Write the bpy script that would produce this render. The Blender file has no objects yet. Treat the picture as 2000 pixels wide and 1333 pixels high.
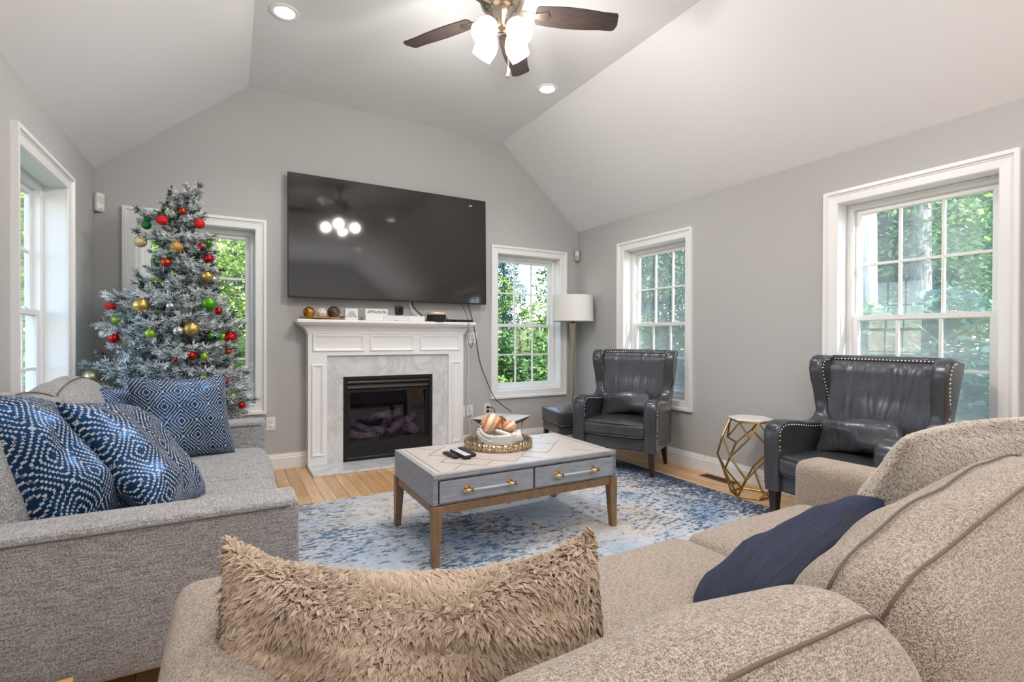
import bpy, bmesh, math, random
import numpy as np
from math import sin, cos, pi, radians as R
from mathutils import Vector as V, Matrix, noise as mnoise
random.seed(7); rng = np.random.default_rng(7)
S = bpy.context.scene
COL = S.collection

# ---------------------------------------------------------------- camera, sky, sun, large lights, exposure
cam_d = bpy.data.cameras.new('camera'); cam = bpy.data.objects.new('camera', cam_d); COL.objects.link(cam)
cam_d.sensor_fit = 'HORIZONTAL'; cam_d.sensor_width = 36.0; cam_d.lens = 977.6 / 2000 * 36.0
cam_d.clip_start = 0.02; cam_d.clip_end = 300
yaw, pitch, roll = 0.5135, -0.006, 0.003
cam.matrix_world = (Matrix.Translation((0, 0, 1.164)) @ Matrix.Rotation(-yaw, 4, 'Z') @ Matrix.Rotation(pi / 2 + pitch, 4, 'X')
                    @ Matrix.Rotation(roll, 4, 'Z'))
S.camera = cam
S.view_settings.view_transform = 'Standard'; S.view_settings.look = 'None'
S.view_settings.gamma = 1.0; S.view_settings.use_curve_mapping = False
S.view_settings.exposure = 0.18
S.cycles.use_denoising = True
S.cycles.max_bounces = 8; S.cycles.diffuse_bounces = 5; S.cycles.transparent_max_bounces = 16
S.cycles.sample_clamp_indirect = 6.0

world = bpy.data.worlds.new('world'); S.world = world; world.use_nodes = True
wn, wl = world.node_tree.nodes, world.node_tree.links; wn.clear()
sky = wn.new('ShaderNodeTexSky'); sky.sky_type = 'NISHITA'; sky.sun_disc = False
sky.sun_elevation = R(38); sky.sun_rotation = R(165); sky.air_density = 1.0; sky.dust_density = 0.2; sky.ozone_density = 2.0
bg = wn.new('ShaderNodeBackground'); bg.inputs[1].default_value = 0.8
wo = wn.new('ShaderNodeOutputWorld'); wl.new(sky.outputs[0], bg.inputs[0]); wl.new(bg.outputs[0], wo.inputs[0])

def light(name, kind, loc, energy, color=(1, 1, 1), rot=(0, 0, 0), size=1.0, size_y=None, spot=None):
    d = bpy.data.lights.new(name, kind); d.energy = energy; d.color = color
    if kind == 'AREA':
        d.size = size
        if size_y: d.shape = 'RECTANGLE'; d.size_y = size_y
    elif kind == 'SUN': d.angle = size
    else: d.shadow_soft_size = size
    if spot: d.spot_size = spot; d.spot_blend = 0.6
    o = bpy.data.objects.new(name, d); o.location = loc; o.rotation_euler = rot; COL.objects.link(o); return o
sun_dir = V((0.205, -0.87, 0.42)).normalized()          # from the room towards the sun
sun = light('sun', 'SUN', (5, -10, 12), 10.0, (1.0, 0.95, 0.86), size=R(0.6))
sun.rotation_euler = sun_dir.to_track_quat('Z', 'Y').to_euler()
# unseen area light added behind the camera, aimed at the ceiling for brightness
light('bounce_light', 'AREA', (1.4, -2.0, 1.7), 115, (0.99, 0.995, 1.0), (pi, 0, 0), 3.4, 2.0)

# ---------------------------------------------------------------- helpers
def lin(c):
    def f(v):
        v /= 255.0
        return v / 12.92 if v <= 0.04045 else ((v + 0.055) / 1.055) ** 2.4
    return (f(c[0]), f(c[1]), f(c[2]), 1.0)
MATS = {}
def newmat(name):
    m = bpy.data.materials.new(name); m.use_nodes = True
    nt = m.node_tree; b = nt.nodes['Principled BSDF']; MATS[name] = m
    return m, nt, b
def M(name, col=(128, 128, 128), rough=0.5, metal=0.0, spec=0.5, emit=None, estr=0.0, coat=0.0, trans=0.0, sheen=0.0, sss=0.0):
    if name in MATS: return MATS[name]
    m, nt, b = newmat(name)
    b.inputs['Base Color'].default_value = lin(col); b.inputs['Roughness'].default_value = rough
    b.inputs['Metallic'].default_value = metal; b.inputs['Specular IOR Level'].default_value = spec
    b.inputs['Coat Weight'].default_value = coat; b.inputs['Transmission Weight'].default_value = trans
    b.inputs['Sheen Weight'].default_value = sheen; b.inputs['Subsurface Weight'].default_value = sss
    if emit: b.inputs['Emission Color'].default_value = lin(emit); b.inputs['Emission Strength'].default_value = estr
    return m
class NT:
    """terse node building"""
    def __init__(s, nt): s.nt = nt
    def n(s, t, **kw):
        x = s.nt.nodes.new(t)
        for k, v in kw.items(): setattr(x, k, v)
        return x
    def l(s, a, b): s.nt.links.new(a, b)
    def setin(s, sock, v):
        if isinstance(v, bpy.types.NodeSocket): s.l(v, sock)
        else: sock.default_value = v
    def math(s, op, a, b=0.0, c=0.0):
        x = s.n('ShaderNodeMath', operation=op); s.setin(x.inputs[0], a); s.setin(x.inputs[1], b)
        if op in ('MULTIPLY_ADD', 'COMPARE', 'SMOOTH_MIN'): s.setin(x.inputs[2], c)
        return x.outputs[0]
    def coord(s, kind='Object', scale=(1, 1, 1), rot=(0, 0, 0), loc=(0, 0, 0)):
        t = s.n('ShaderNodeTexCoord'); m = s.n('ShaderNodeMapping'); s.l(t.outputs[kind], m.inputs[0])
        m.inputs['Scale'].default_value = scale; m.inputs['Rotation'].default_value = rot; m.inputs['Location'].default_value = loc
        return m.outputs[0]
    def noise(s, vec, scale=5.0, detail=4.0, rough=0.55, dist=0.0):
        x = s.n('ShaderNodeTexNoise'); s.l(vec, x.inputs['Vector']); x.inputs['Scale'].default_value = scale
        x.inputs['Detail'].default_value = detail; x.inputs['Roughness'].default_value = rough; x.inputs['Distortion'].default_value = dist
        return x.outputs[0]
    def voronoi(s, vec, scale=5.0, feature='F1'):
        x = s.n('ShaderNodeTexVoronoi', feature=feature); s.l(vec, x.inputs['Vector']); x.inputs['Scale'].default_value = scale
        return x.outputs[0]
    def ramp(s, fac, stops):
        x = s.n('ShaderNodeValToRGB'); s.l(fac, x.inputs[0]); e = x.color_ramp.elements
        while len(e) < len(stops): e.new(0.5)
        for i, (p, c) in enumerate(stops):
            e[i].position = p
            e[i].color = (c, c, c, 1) if isinstance(c, (int, float)) else lin(c)
        return x.outputs[0]
    def mix(s, fac, a, b, blend='MIX'):
        x = s.n('ShaderNodeMix', data_type='RGBA', blend_type=blend); s.setin(x.inputs[0], fac)
        s.setin(x.inputs[6], a if not isinstance(a, tuple) else lin(a)); s.setin(x.inputs[7], b if not isinstance(b, tuple) else lin(b))
        return x.outputs[2]
    def bump(s, h, strength=0.3, dist=0.002, normal=None):
        x = s.n('ShaderNodeBump'); s.l(h, x.inputs['Height']); x.inputs['Strength'].default_value = strength
        x.inputs['Distance'].default_value = dist
        if normal is not None: s.l(normal, x.inputs['Normal'])
        return x.outputs[0]
def noisy(name, c1, c2, scale, stretch=(1, 1, 1), rough=0.6, bump=0.0, bdist=0.002, detail=4, lo=0.35, hi=0.65, metal=0.0, spec=0.5, coat=0.0, rot=(0, 0, 0)):
    if name in MATS: return MATS[name]
    m, nt, b = newmat(name); g = NT(nt)
    f = g.noise(g.coord('Object', stretch, rot), scale, detail)
    g.l(g.ramp(f, [(lo, c1), (hi, c2)]), b.inputs['Base Color'])
    b.inputs['Roughness'].default_value = rough; b.inputs['Metallic'].default_value = metal
    b.inputs['Specular IOR Level'].default_value = spec; b.inputs['Coat Weight'].default_value = coat
    if bump: g.l(g.bump(f, bump, bdist), b.inputs['Normal'])
    return m

class MB:
    """collects shapes; build() links them as ONE mesh object"""
    def __init__(s): s.v = []; s.f = []; s.uv = None
    def add(s, vs, fs):
        k = len(s.v); s.v += [tuple(p) for p in vs]; s.f += [tuple(i + k for i in f) for f in fs]; return s
    def box(s, c, d, rot=None):
        x, y, z = d[0] / 2, d[1] / 2, d[2] / 2
        vs = [V((a, b, e)) for e in (-z, z) for b in (-y, y) for a in (-x, x)]
        if rot is not None: vs = [rot @ p for p in vs]
        c = V(c)
        return s.add([p + c for p in vs], [(0, 2, 3, 1), (4, 5, 7, 6), (0, 1, 5, 4), (2, 6, 7, 3), (0, 4, 6, 2), (1, 3, 7, 5)])
    def b2(s, x0, x1, y0, y1, z0, z1): return s.box(((x0 + x1) / 2, (y0 + y1) / 2, (z0 + z1) / 2), (abs(x1 - x0), abs(y1 - y0), abs(z1 - z0)))
    def taper(s, c0, d0, c1, d1):
        vs = [(c0[0] + a * d0[0] / 2, c0[1] + b * d0[1] / 2, c0[2]) for b in (-1, 1) for a in (-1, 1)]
        vs += [(c1[0] + a * d1[0] / 2, c1[1] + b * d1[1] / 2, c1[2]) for b in (-1, 1) for a in (-1, 1)]
        return s.add(vs, [(0, 2, 3, 1), (4, 5, 7, 6), (0, 1, 5, 4), (2, 6, 7, 3), (0, 4, 6, 2), (1, 3, 7, 5)])
    def lathe(s, prof, n=24, c=(0, 0, 0), mat=None, cap=True):
        vs, fs = [], []
        for (r, z) in prof:
            for i in range(n): vs.append(V((r * cos(2 * pi * i / n), r * sin(2 * pi * i / n), z)))
        for j in range(len(prof) - 1):
            for i in range(n):
                a, b2 = j * n + i, j * n + (i + 1) % n
                fs.append((a, b2, b2 + n, a + n))
        if cap:
            if prof[0][0] > 1e-5: fs.append(tuple(range(n))[::-1])
            if prof[-1][0] > 1e-5: fs.append(tuple((len(prof) - 1) * n + i for i in range(n)))
        if mat is not None: vs = [mat @ p for p in vs]
        return s.add([p + V(c) for p in vs], fs)
    def tube(s, pts, r, n=8, closed=False, cap=True):
        pts = [V(p) for p in pts]; m = len(pts); vs, fs = [], []
        rs = r if isinstance(r, (list, tuple)) else [r] * m
        up = None
        for i, p in enumerate(pts):
            if closed: t = pts[(i + 1) % m] - pts[i - 1]
            else: t = pts[min(i + 1, m - 1)] - pts[max(i - 1, 0)]
            t.normalize()
            if up is None: up = V((0, 0, 1)) if abs(t.z) < 0.9 else V((1, 0, 0))
            a = t.cross(up)
            if a.length < 1e-6: a = t.orthogonal()
            a.normalize(); b = a.cross(t).normalized(); up = b
            for k in range(n): vs.append(p + (a * cos(2 * pi * k / n) + b * sin(2 * pi * k / n)) * rs[i])
        for i in range(m if closed else m - 1):
            j = (i + 1) % m
            for k in range(n):
                fs.append((i * n + k, i * n + (k + 1) % n, j * n + (k + 1) % n, j * n + k))
        if cap and not closed: fs += [tuple(range(n))[::-1], tuple((m - 1) * n + k for k in range(n))]
        return s.add(vs, fs)
    def sphere(s, c, r, u=16, v=10, sc=(1, 1, 1), mat=None):
        prof = [(r * sin(pi * j / v), -r * cos(pi * j / v)) for j in range(v + 1)]
        mm = Matrix.Diagonal(sc) if mat is None else mat @ Matrix.Diagonal(sc)
        prof[0] = (1e-6, -r); prof[-1] = (1e-6, r)
        return s.lathe(prof, u, c, mm, cap=False)
    def frame(s, cx, cz, w, h, prof, T=lambda x, y, z: (x, y, z)):
        """ring of a moulding round a rectangle: prof = [(outward offset, depth y)]"""
        vs, fs = [], []
        for (o, d) in prof:
            a, b = w / 2 + o, h / 2 + o
            vs += [T(cx - a, d, cz - b), T(cx + a, d, cz - b), T(cx + a, d, cz + b), T(cx - a, d, cz + b)]
        m = len(prof)
        for j in range(m - 1):
            for k in range(4):
                fs.append((j * 4 + k, j * 4 + (k + 1) % 4, (j + 1) * 4 + (k + 1) % 4, (j + 1) * 4 + k))
        return s.add(vs, fs)
    def prism(s, poly, y0, y1, T=lambda x, y, z: (x, y, z)):
        """polygon in xz extruded along y"""
        n = len(poly)
        vs = [T(x, y0, z) for x, z in poly] + [T(x, y1, z) for x, z in poly]
        fs = [tuple(range(n)), tuple(range(2 * n - 1, n - 1, -1))] + [(i, i + n, (i + 1) % n + n, (i + 1) % n) for i in range(n)]
        return s.add(vs, fs)
    def rbox(s, c, d, r, n=8, bulge=(0, 0, 0), rot=None, sq=1.0, wob=0.0, seed=0):
        """soft rounded box on a grid; bulge = extra swelling on the x, y, z faces"""
        h = V((d[0] / 2, d[1] / 2, d[2] / 2)); r = min(r, h.x * .98, h.y * .98, h.z * .98); key = {}; vs = []; fs = []
        def put(i, j, k):
            q = (i, j, k)
            if q in key: return key[q]
            p = V((2 * i / n - 1, 2 * j / n - 1, 2 * k / n - 1))
            def sp(a, hh):      # denser near the edges
                w = r / hh * 0.999
                t = abs(a); t0 = 1 - 4.0 / n if n > 8 else 0.6
                v_ = t / t0 * (1 - w) if t <= t0 else (1 - w) + (t - t0) / (1 - t0) * w
                return math.copysign(v_, a)
            g = V((sp(p.x, h.x) * h.x, sp(p.y, h.y) * h.y, sp(p.z, h.z) * h.z))
            inn = V([max(-h[a] + r, min(h[a] - r, g[a])) for a in range(3)])
            off = g - inn
            if off.length > 1e-9:
                g = inn + off.normalized() * r * min(1, max(abs(off.x), abs(off.y), abs(off.z)) / r)
            u = [max(0, 1 - (g[a] / h[a]) ** 2) for a in range(3)]
            g.x += math.copysign(bulge[0], p.x) * u[1] * u[2] * abs(p.x) ** 3
            g.y += math.copysign(bulge[1], p.y) * u[0] * u[2] * abs(p.y) ** 3
            g.z += math.copysign(bulge[2], p.z) * u[0] * u[1] * abs(p.z) ** 3
            if wob: g += mnoise.noise_vector(g * 6 + V((seed * 3.1, seed, 0))) * wob
            if rot is not None: g = rot @ g
            key[q] = len(vs); vs.append(g + V(c)); return key[q]
        rg = range(n)
        for a in rg:
            for b in rg:
                fs.append((put(a, b, 0), put(a, b + 1, 0), put(a + 1, b + 1, 0), put(a + 1, b, 0)))
                fs.append((put(a, b, n), put(a + 1, b, n), put(a + 1, b + 1, n), put(a, b + 1, n)))
                fs.append((put(a, 0, b), put(a + 1, 0, b), put(a + 1, 0, b + 1), put(a, 0, b + 1)))
                fs.append((put(a, n, b), put(a, n, b + 1), put(a + 1, n, b + 1), put(a + 1, n, b)))
                fs.append((put(0, a, b), put(0, a, b + 1), put(0, a + 1, b + 1), put(0, a + 1, b)))
                fs.append((put(n, a, b), put(n, a + 1, b), put(n, a + 1, b + 1), put(n, a, b + 1)))
        return s.add(vs, fs)
    def mesh(s, name):
        me = bpy.data.meshes.new(name); me.from_pydata(s.v, [], s.f); me.update(); return me
    def build(s, name, mat, parent=None, smooth=False, bevel=0.0, seg=2, loc=None, rot=None, fix=True, kind=None, angle=None):
        me = s.mesh(name)
        if fix:
            bm = bmesh.new(); bm.from_mesh(me); bmesh.ops.recalc_face_normals(bm, faces=bm.faces); bm.to_mesh(me); bm.free()
        return link(name, me, mat, parent, smooth, bevel, seg, loc, rot, kind, angle)
def link(name, me, mat, parent=None, smooth=False, bevel=0.0, seg=2, loc=None, rot=None, kind=None, angle=None):
    o = bpy.data.objects.new(name, me); COL.objects.link(o)
    if mat is not None and not me.materials: me.materials.append(mat)
    if smooth or angle:
        me.polygons.foreach_set('use_smooth', [True] * len(me.polygons))
        if angle: me.set_sharp_from_angle(angle=R(angle))
    if bevel:
        b = o.modifiers.new('bevel', 'BEVEL'); b.width = bevel; b.segments = seg; b.limit_method = 'ANGLE'; b.angle_limit = R(40)
    if parent is not None: o.parent = parent
    if loc is not None: o.location = loc
    if rot is not None: o.rotation_euler = rot
    if kind: o['kind'] = kind
    return o
def tag(o, label=None, cat=None, group=None, kind=None):
    if label: o['label'] = label
    if cat: o['category'] = cat
    if group: o['group'] = group
    if kind: o['kind'] = kind
    return o
def thing(name, label, cat, loc=(0, 0, 0), rotz=0.0, group=None):
    o = bpy.data.objects.new(name, None); COL.objects.link(o); o.location = loc; o.rotation_euler = (0, 0, rotz)
    o.empty_display_size = 0.1
    return tag(o, label, cat, group)
def struct(name, loc=(0, 0, 0), rotz=0.0):
    o = bpy.data.objects.new(name, None); COL.objects.link(o); o.location = loc; o.rotation_euler = (0, 0, rotz)
    o['kind'] = 'structure'; return o
def copy_tree(o, parent=None):
    c = o.copy(); COL.objects.link(c)
    if parent is not None: c.parent = parent
    for ch in list(o.children): copy_tree(ch, c)
    return c
def hang(pts, n=24):
    """smooth curve through points (Catmull-Rom)"""
    P = [V(p) for p in pts]; P = [P[0] * 2 - P[1]] + P + [P[-1] * 2 - P[-2]]; out = []
    m = len(P) - 3
    for i in range(m):
        a, b, c, d = P[i:i + 4]
        k = max(2, n // m)
        for j in range(k + (i == m - 1)):
            t = j / k
            out.append(0.5 * ((2 * b) + (c - a) * t + (2 * a - 5 * b + 4 * c - d) * t * t + (3 * b - a - 3 * c + d) * t ** 3))
    return out
# ---------------------------------------------------------------- materials
WHITE = M('white_trim_paint', (238, 238, 238), 0.35, spec=0.4)
CEIL = M('ceiling_paint', (230, 230, 231), 0.9, spec=0.1)
WALL = noisy('wall_paint', (184, 183, 182), (186, 185, 184), 200, rough=0.85, spec=0.2)
BLACK = M('black_plastic', (16, 16, 17), 0.35)
BLACKM = M('black_metal', (20, 20, 21), 0.45, spec=0.4)
WPLAS = M('white_plastic', (232, 232, 230), 0.35)
BRASS = M('brass', (196, 150, 84), 0.25, 1.0)
NICKEL = M('brushed_nickel', (205, 192, 176), 0.22, 1.0)
CHROME = M('nailhead_metal', (215, 212, 205), 0.2, 1.0)
DARKWOOD = noisy('espresso_wood', (38, 22, 18), (58, 34, 26), 14, (1, 1, .12), 0.35)
def glass_mat(name, tint=(255, 255, 255), ior=1.45, rough=0.0, dust=0.0):
    m, nt, b = newmat(name); g = NT(nt); nt.nodes.remove(b)
    t = g.n('ShaderNodeBsdfTransparent'); t.inputs[0].default_value = lin(tint)
    gl = g.n('ShaderNodeBsdfGlossy'); gl.inputs['Roughness'].default_value = rough
    lw = g.n('ShaderNodeLayerWeight'); lw.inputs[0].default_value = 0.5; f0 = ((ior - 1) / (ior + 1)) ** 2
    fr = g.math('MULTIPLY_ADD', g.math('POWER', lw.outputs['Facing'], 5.0), 1 - f0, f0)
    mx = g.n('ShaderNodeMixShader'); g.l(fr, mx.inputs[0]); g.l(t.outputs[0], mx.inputs[1]); g.l(gl.outputs[0], mx.inputs[2])
    out = mx.outputs[0]
    if dust:        # dusty film with glare haze put in as patchy pale translucence
        tr = g.n('ShaderNodeBsdfTranslucent'); tr.inputs[0].default_value = (0.9, 0.93, 0.95, 1)
        f = g.ramp(g.noise(g.coord('Object'), 6.0, 3), [(0.3, 0.6), (0.7, 1.2)])
        m2 = g.n('ShaderNodeMixShader'); g.l(g.math('MULTIPLY', f, dust), m2.inputs[0]); g.l(out, m2.inputs[1]); g.l(tr.outputs[0], m2.inputs[2]); out = m2.outputs[0]
    g.l(out, nt.nodes['Material Output'].inputs[0]); return m
GLASS = glass_mat('window_glass')
GLASSD = glass_mat('dusty_window_glass', dust=0.085)
FIREGLASS = glass_mat('fireplace_glass', (205, 198, 208), 1.5)
def screen_mat():
    m, nt, b = newmat('insect_screen'); g = NT(nt)
    b.inputs['Base Color'].default_value = lin((190, 196, 200)); b.inputs['Roughness'].default_value = 0.8
    t = g.n('ShaderNodeBsdfTransparent'); mx = g.n('ShaderNodeMixShader'); mx.inputs[0].default_value = 0.26
    g.l(t.outputs[0], mx.inputs[1]); g.l(b.outputs[0], mx.inputs[2]); g.l(mx.outputs[0], nt.nodes['Material Output'].inputs[0]); return m
SCREEN = screen_mat()
def plank_mat():
    m, nt, b = newmat('maple_plank'); g = NT(nt)
    oi = g.n('ShaderNodeObjectInfo'); rnd = oi.outputs['Random']
    co = g.coord('Object', (14, 1.1, 1)); ad = g.n('ShaderNodeVectorMath', operation='ADD'); g.l(co, ad.inputs[0])
    cm = g.n('ShaderNodeCombineXYZ'); g.l(g.math('MULTIPLY', rnd, 50), cm.inputs[0]); g.l(g.math('MULTIPLY', rnd, 91), cm.inputs[1])
    g.l(cm.outputs[0], ad.inputs[1])
    f = g.noise(ad.outputs[0], 2.2, 6, 0.6, 0.6)
    base = g.ramp(rnd, [(0.0, (205, 160, 112)), (0.35, (222, 181, 134)), (0.7, (229, 191, 146)), (1.0, (198, 148, 98))])
    dark = g.ramp(f, [(0.38, 1.0), (0.62, 0.0)])
    c = g.mix(g.math('MULTIPLY', dark, 0.30), base, (158, 104, 62))
    g.l(c, b.inputs['Base Color']); b.inputs['Roughness'].default_value = 0.32; b.inputs['Coat Weight'].default_value = 0.15
    return m
PLANK = plank_mat()
def marble_mat():
    m, nt, b = newmat('carrara_marble'); g = NT(nt)
    co = g.coord('Object', (1, 1, 1))
    f1 = g.noise(co, 3.0, 8, 0.62, 1.2); f2 = g.noise(co, 9.0, 6, 0.6, 1.5)
    v = g.math('ABSOLUTE', g.math('SUBTRACT', f1, 0.5))
    vein = g.ramp(v, [(0.0, (200, 202, 204)), (0.06, (218, 219, 220)), (0.2, (228, 229, 229))])
    c = g.mix(g.ramp(f2, [(0.42, 0.0), (0.75, 0.55)]), vein, (196, 198, 200))
    g.l(c, b.inputs['Base Color']); b.inputs['Roughness'].default_value = 0.12; return m
MARBLE = marble_mat()
def weave_mat(name, c_lo, c_hi, dirs, scale, bump=0.5, extra=None, bd=0.002, blotch=0.15):
    """tweed: streaky threads (dirs = list of stretch vectors) over a grainy weave"""
    m, nt, b = newmat(name); g = NT(nt)
    fs = [g.noise(g.coord('Object', d), scale, 2, 0.6) for d in dirs]
    f = fs[0]
    for q in fs[1:]: f = g.math('ADD', f, q)
    f = g.math('DIVIDE', f, float(len(fs)))
    grain = g.voronoi(g.coord('Object'), scale * 1.6)
    ff = g.math('ADD', g.math('MULTIPLY', f, 0.70), g.math('MULTIPLY', grain, 0.36))
    c = g.ramp(ff, [(0.40, c_lo), (0.66, c_hi)])
    bl = g.noise(g.coord('Object'), 7.0, 3)
    c = g.mix(g.math('MULTIPLY', bl, blotch), c, c_lo)
    g.l(c, b.inputs['Base Color']); b.inputs['Roughness'].default_value = 0.95; b.inputs['Specular IOR Level'].default_value = 0.15
    b.inputs['Sheen Weight'].default_value = 0.25; b.inputs['Sheen Roughness'].default_value = 0.6
    g.l(g.bump(ff, bump, bd), b.inputs['Normal']); return m
GREYFAB = weave_mat('grey_heather_fabric', (104, 103, 104), (186, 185, 185), [(.10, 1.1, 1.1), (1.1, .10, 1.1)], 190, 0.5, bd=.0015)
BEIGEFAB = weave_mat('beige_tweed_fabric', (98, 82, 70), (204, 188, 173), [(.25, 1.1, 1.1), (1.1, .25, 1.1)], 400, 1.0, bd=0.002)
def leather_mat():
    m, nt, b = newmat('charcoal_leather'); g = NT(nt)
    f = g.noise(g.coord('Object'), 4, 5); c = g.ramp(f, [(0.3, (54, 54, 56)), (0.7, (71, 70, 71))])
    g.l(c, b.inputs['Base Color']); b.inputs['Coat Weight'].default_value = 0.3; b.inputs['Coat Roughness'].default_value = 0.16; b.inputs['Roughness'].default_value = 0.27; b.inputs['Specular IOR Level'].default_value = 0.65; b.inputs['Specular Tint'].default_value = lin((226, 234, 255))  # bluish specular tint puts cool sky highlights into the leather
    n1 = g.bump(g.voronoi(g.coord('Object'), 260), 0.12, 0.001)
    n2 = g.bump(g.noise(g.coord('Object', (1, 1, 1)), 7, 3, 0.5, 0.5), 0.25, 0.02, n1)
    g.l(n2, b.inputs['Normal']); return m
LEATHER = leather_mat()
def leather_fold_mat():
    m, nt, b = newmat('creased_charcoal_leather'); g = NT(nt)
    f = g.noise(g.coord('Object'), 4, 5); c = g.ramp(f, [(0.3, (54, 54, 56)), (0.7, (71, 70, 71))])
    g.l(c, b.inputs['Base Color']); b.inputs['Coat Weight'].default_value = 0.3; b.inputs['Coat Roughness'].default_value = 0.16; b.inputs['Roughness'].default_value = 0.27; b.inputs['Specular IOR Level'].default_value = 0.65; b.inputs['Specular Tint'].default_value = lin((226, 234, 255))  # same sky-blue cast put into the highlights by the specular tint
    n1 = g.bump(g.voronoi(g.coord('Object'), 260), 0.12, 0.001)
    n2 = g.bump(g.noise(g.coord('Object', (7, 2, 1.2)), 1.5, 2, 0.45, 1.0), 0.42, 0.03, n1)
    g.l(n2, b.inputs['Normal']); return m
LEATHERF = leather_fold_mat()
GREYWOOD = noisy('grey_wash_oak', (136, 140, 148), (168, 171, 178), 9, (1.2, 9, 9), 0.42, 0.1, 0.001, 8, 0.3, 0.7)
GREYWOODS = noisy('grey_wash_oak_end', (136, 140, 148), (168, 171, 178), 9, (9, 1.2, 9), 0.42, 0.1, 0.001, 8, 0.3, 0.7)
TOPWOOD = noisy('pale_oak_parquet', (186, 176, 170), (204, 196, 191), 9, (1.5, 8, 8), 0.3, 0.05, 0.001, 8, 0.3, 0.7)
BRONZEWOOD = noisy('bronze_painted_wood', (126, 98, 68), (146, 115, 82), 10, (3, 3, 1), 0.35, metal=0.15)
GOLDMET = noisy('antique_gold_metal', (120, 92, 50), (176, 140, 84), 20, rough=0.35, metal=0.9)
ACRYL = M('clear_acrylic', (226, 230, 236), 0.12, spec=0.8, trans=0.45)
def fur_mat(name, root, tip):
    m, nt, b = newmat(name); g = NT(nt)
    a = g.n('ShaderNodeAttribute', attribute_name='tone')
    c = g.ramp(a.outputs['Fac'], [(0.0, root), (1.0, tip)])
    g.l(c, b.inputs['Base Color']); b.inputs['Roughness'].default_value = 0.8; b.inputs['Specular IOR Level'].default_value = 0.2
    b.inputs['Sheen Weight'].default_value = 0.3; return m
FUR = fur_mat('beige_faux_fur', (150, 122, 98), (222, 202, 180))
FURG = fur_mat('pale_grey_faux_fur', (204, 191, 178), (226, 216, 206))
FURBASE = M('fur_backing', (176, 152, 128), 0.95, spec=0.1)
FURBASEG = M('pale_fur_backing', (205, 193, 180), 0.95, spec=0.1, sheen=0.3)
def ikat_mat():
    m, nt, b = newmat('navy_diamond_satin'); g = NT(nt)
    t = g.n('ShaderNodeTexCoord'); sp = g.n('ShaderNodeSeparateXYZ'); g.l(t.outputs['UV'], sp.inputs[0])
    NX, NY, Q = 3.4, 2.8, 24.0
    def cell(s_, N):
        x = g.math('MULTIPLY', s_, N * Q); x = g.math('DIVIDE', g.math('ADD', g.math('FLOOR', x), 0.5), Q)
        return g.math('ABSOLUTE', g.math('SUBTRACT', g.math('FRACT', x), 0.5))
    d = g.math('ADD', cell(sp.outputs[0], NX), cell(sp.outputs[1], NY))
    dd = g.math('MINIMUM', d, g.math('SUBTRACT', 1.0, d))
    ring = g.math('FRACT', g.math('ADD', g.math('MULTIPLY', dd, 8.2), 0.1))
    line = g.math('LESS_THAN', ring, 0.31)
    # broken stitches
    st = g.noise(g.coord('UV', (1, 1, 1)), 95, 1); line = g.math('MULTIPLY', line, g.math('GREATER_THAN', st, 0.43))
    c = g.mix(line, (16, 40, 66), (196, 196, 196))
    g.l(c, b.inputs['Base Color'])
    b.inputs['Roughness'].default_value = 0.36; b.inputs['Specular IOR Level'].default_value = 0.9
    b.inputs['Specular Tint'].default_value = lin((96, 170, 255))
    b.inputs['Sheen Weight'].default_value = 0.12; b.inputs['Sheen Tint'].default_value = lin((60, 140, 255)); b.inputs['Sheen Roughness'].default_value = 0.4
    g.l(g.bump(line, 0.3, 0.001), b.inputs['Normal']); return m
IKAT = ikat_mat()
def rug_mat():
    m, nt, b = newmat('distressed_blue_rug'); g = NT(nt)
    co = g.coord('Object')
    sep = g.n('ShaderNodeSeparateXYZ'); g.l(co, sep.inputs[0])
    big = g.noise(co, 1.5, 3, 0.5, 0.4); big2 = g.noise(g.coord('Object', loc=(5, 3, 0)), 2.1, 4, 0.55, 0.3)
    base = g.ramp(big, [(0.36, (214, 203, 192)), (0.45, (210, 208, 208)), (0.56, (190, 198, 208)), (0.70, (156, 178, 204))])
    base = g.mix(g.ramp(big2, [(0.52, 0.0), (0.68, 0.75)]), base, (202, 188, 170))
    mot = g.noise(g.coord('Object', (0.7, 1.2, 1), loc=(3, 1, 0)), 22, 5, 0.7); base = g.mix(g.ramp(mot, [(0.45, 0.0), (0.62, 0.55)]), base, (158, 170, 186))
    # speckle, in streaks across the rug
    s1 = g.noise(g.coord('Object', (0.55, 1.3, 1)), 34, 5, 0.7)
    s2 = g.noise(g.coord('Object', (0.5, 1.4, 1), loc=(2, 7, 0)), 60, 4, 0.7)
    # denser towards the end by the right-hand wall
    dens = g.noise(g.coord('Object', loc=(9, 1, 0)), 1.7, 4, 0.55, 0.5)
    edge = g.math('MULTIPLY', g.math('SMOOTH_MIN', g.math('MAXIMUM', g.math('SUBTRACT', sep.outputs[0], 0.75), 0.0), 1.0, 0.1), 0.34)
    dens = g.math('ADD', dens, edge)
    thr = g.math('SUBTRACT', 0.80, g.math('MULTIPLY', dens, 0.46))
    k1 = g.math('MULTIPLY', g.math('GREATER_THAN', s1, thr), 0.9)
    c = g.mix(k1, base, (86, 108, 138))
    thr2 = g.math('SUBTRACT', 0.86, g.math('MULTIPLY', dens, 0.46))
    k2 = g.math('MULTIPLY', g.math('GREATER_THAN', s2, thr2), 0.9)
    c = g.mix(k2, c, (44, 52, 72))
    g.l(c, b.inputs['Base Color']); b.inputs['Roughness'].default_value = 0.95; b.inputs['Specular IOR Level'].default_value = 0.1
    g.l(g.bump(s2, 0.4, 0.003), b.inputs['Normal']); return m
RUGM = rug_mat()
LAMPSHADE = M('white_linen_shade', (236, 234, 230), 0.9, spec=0.1)
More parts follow.
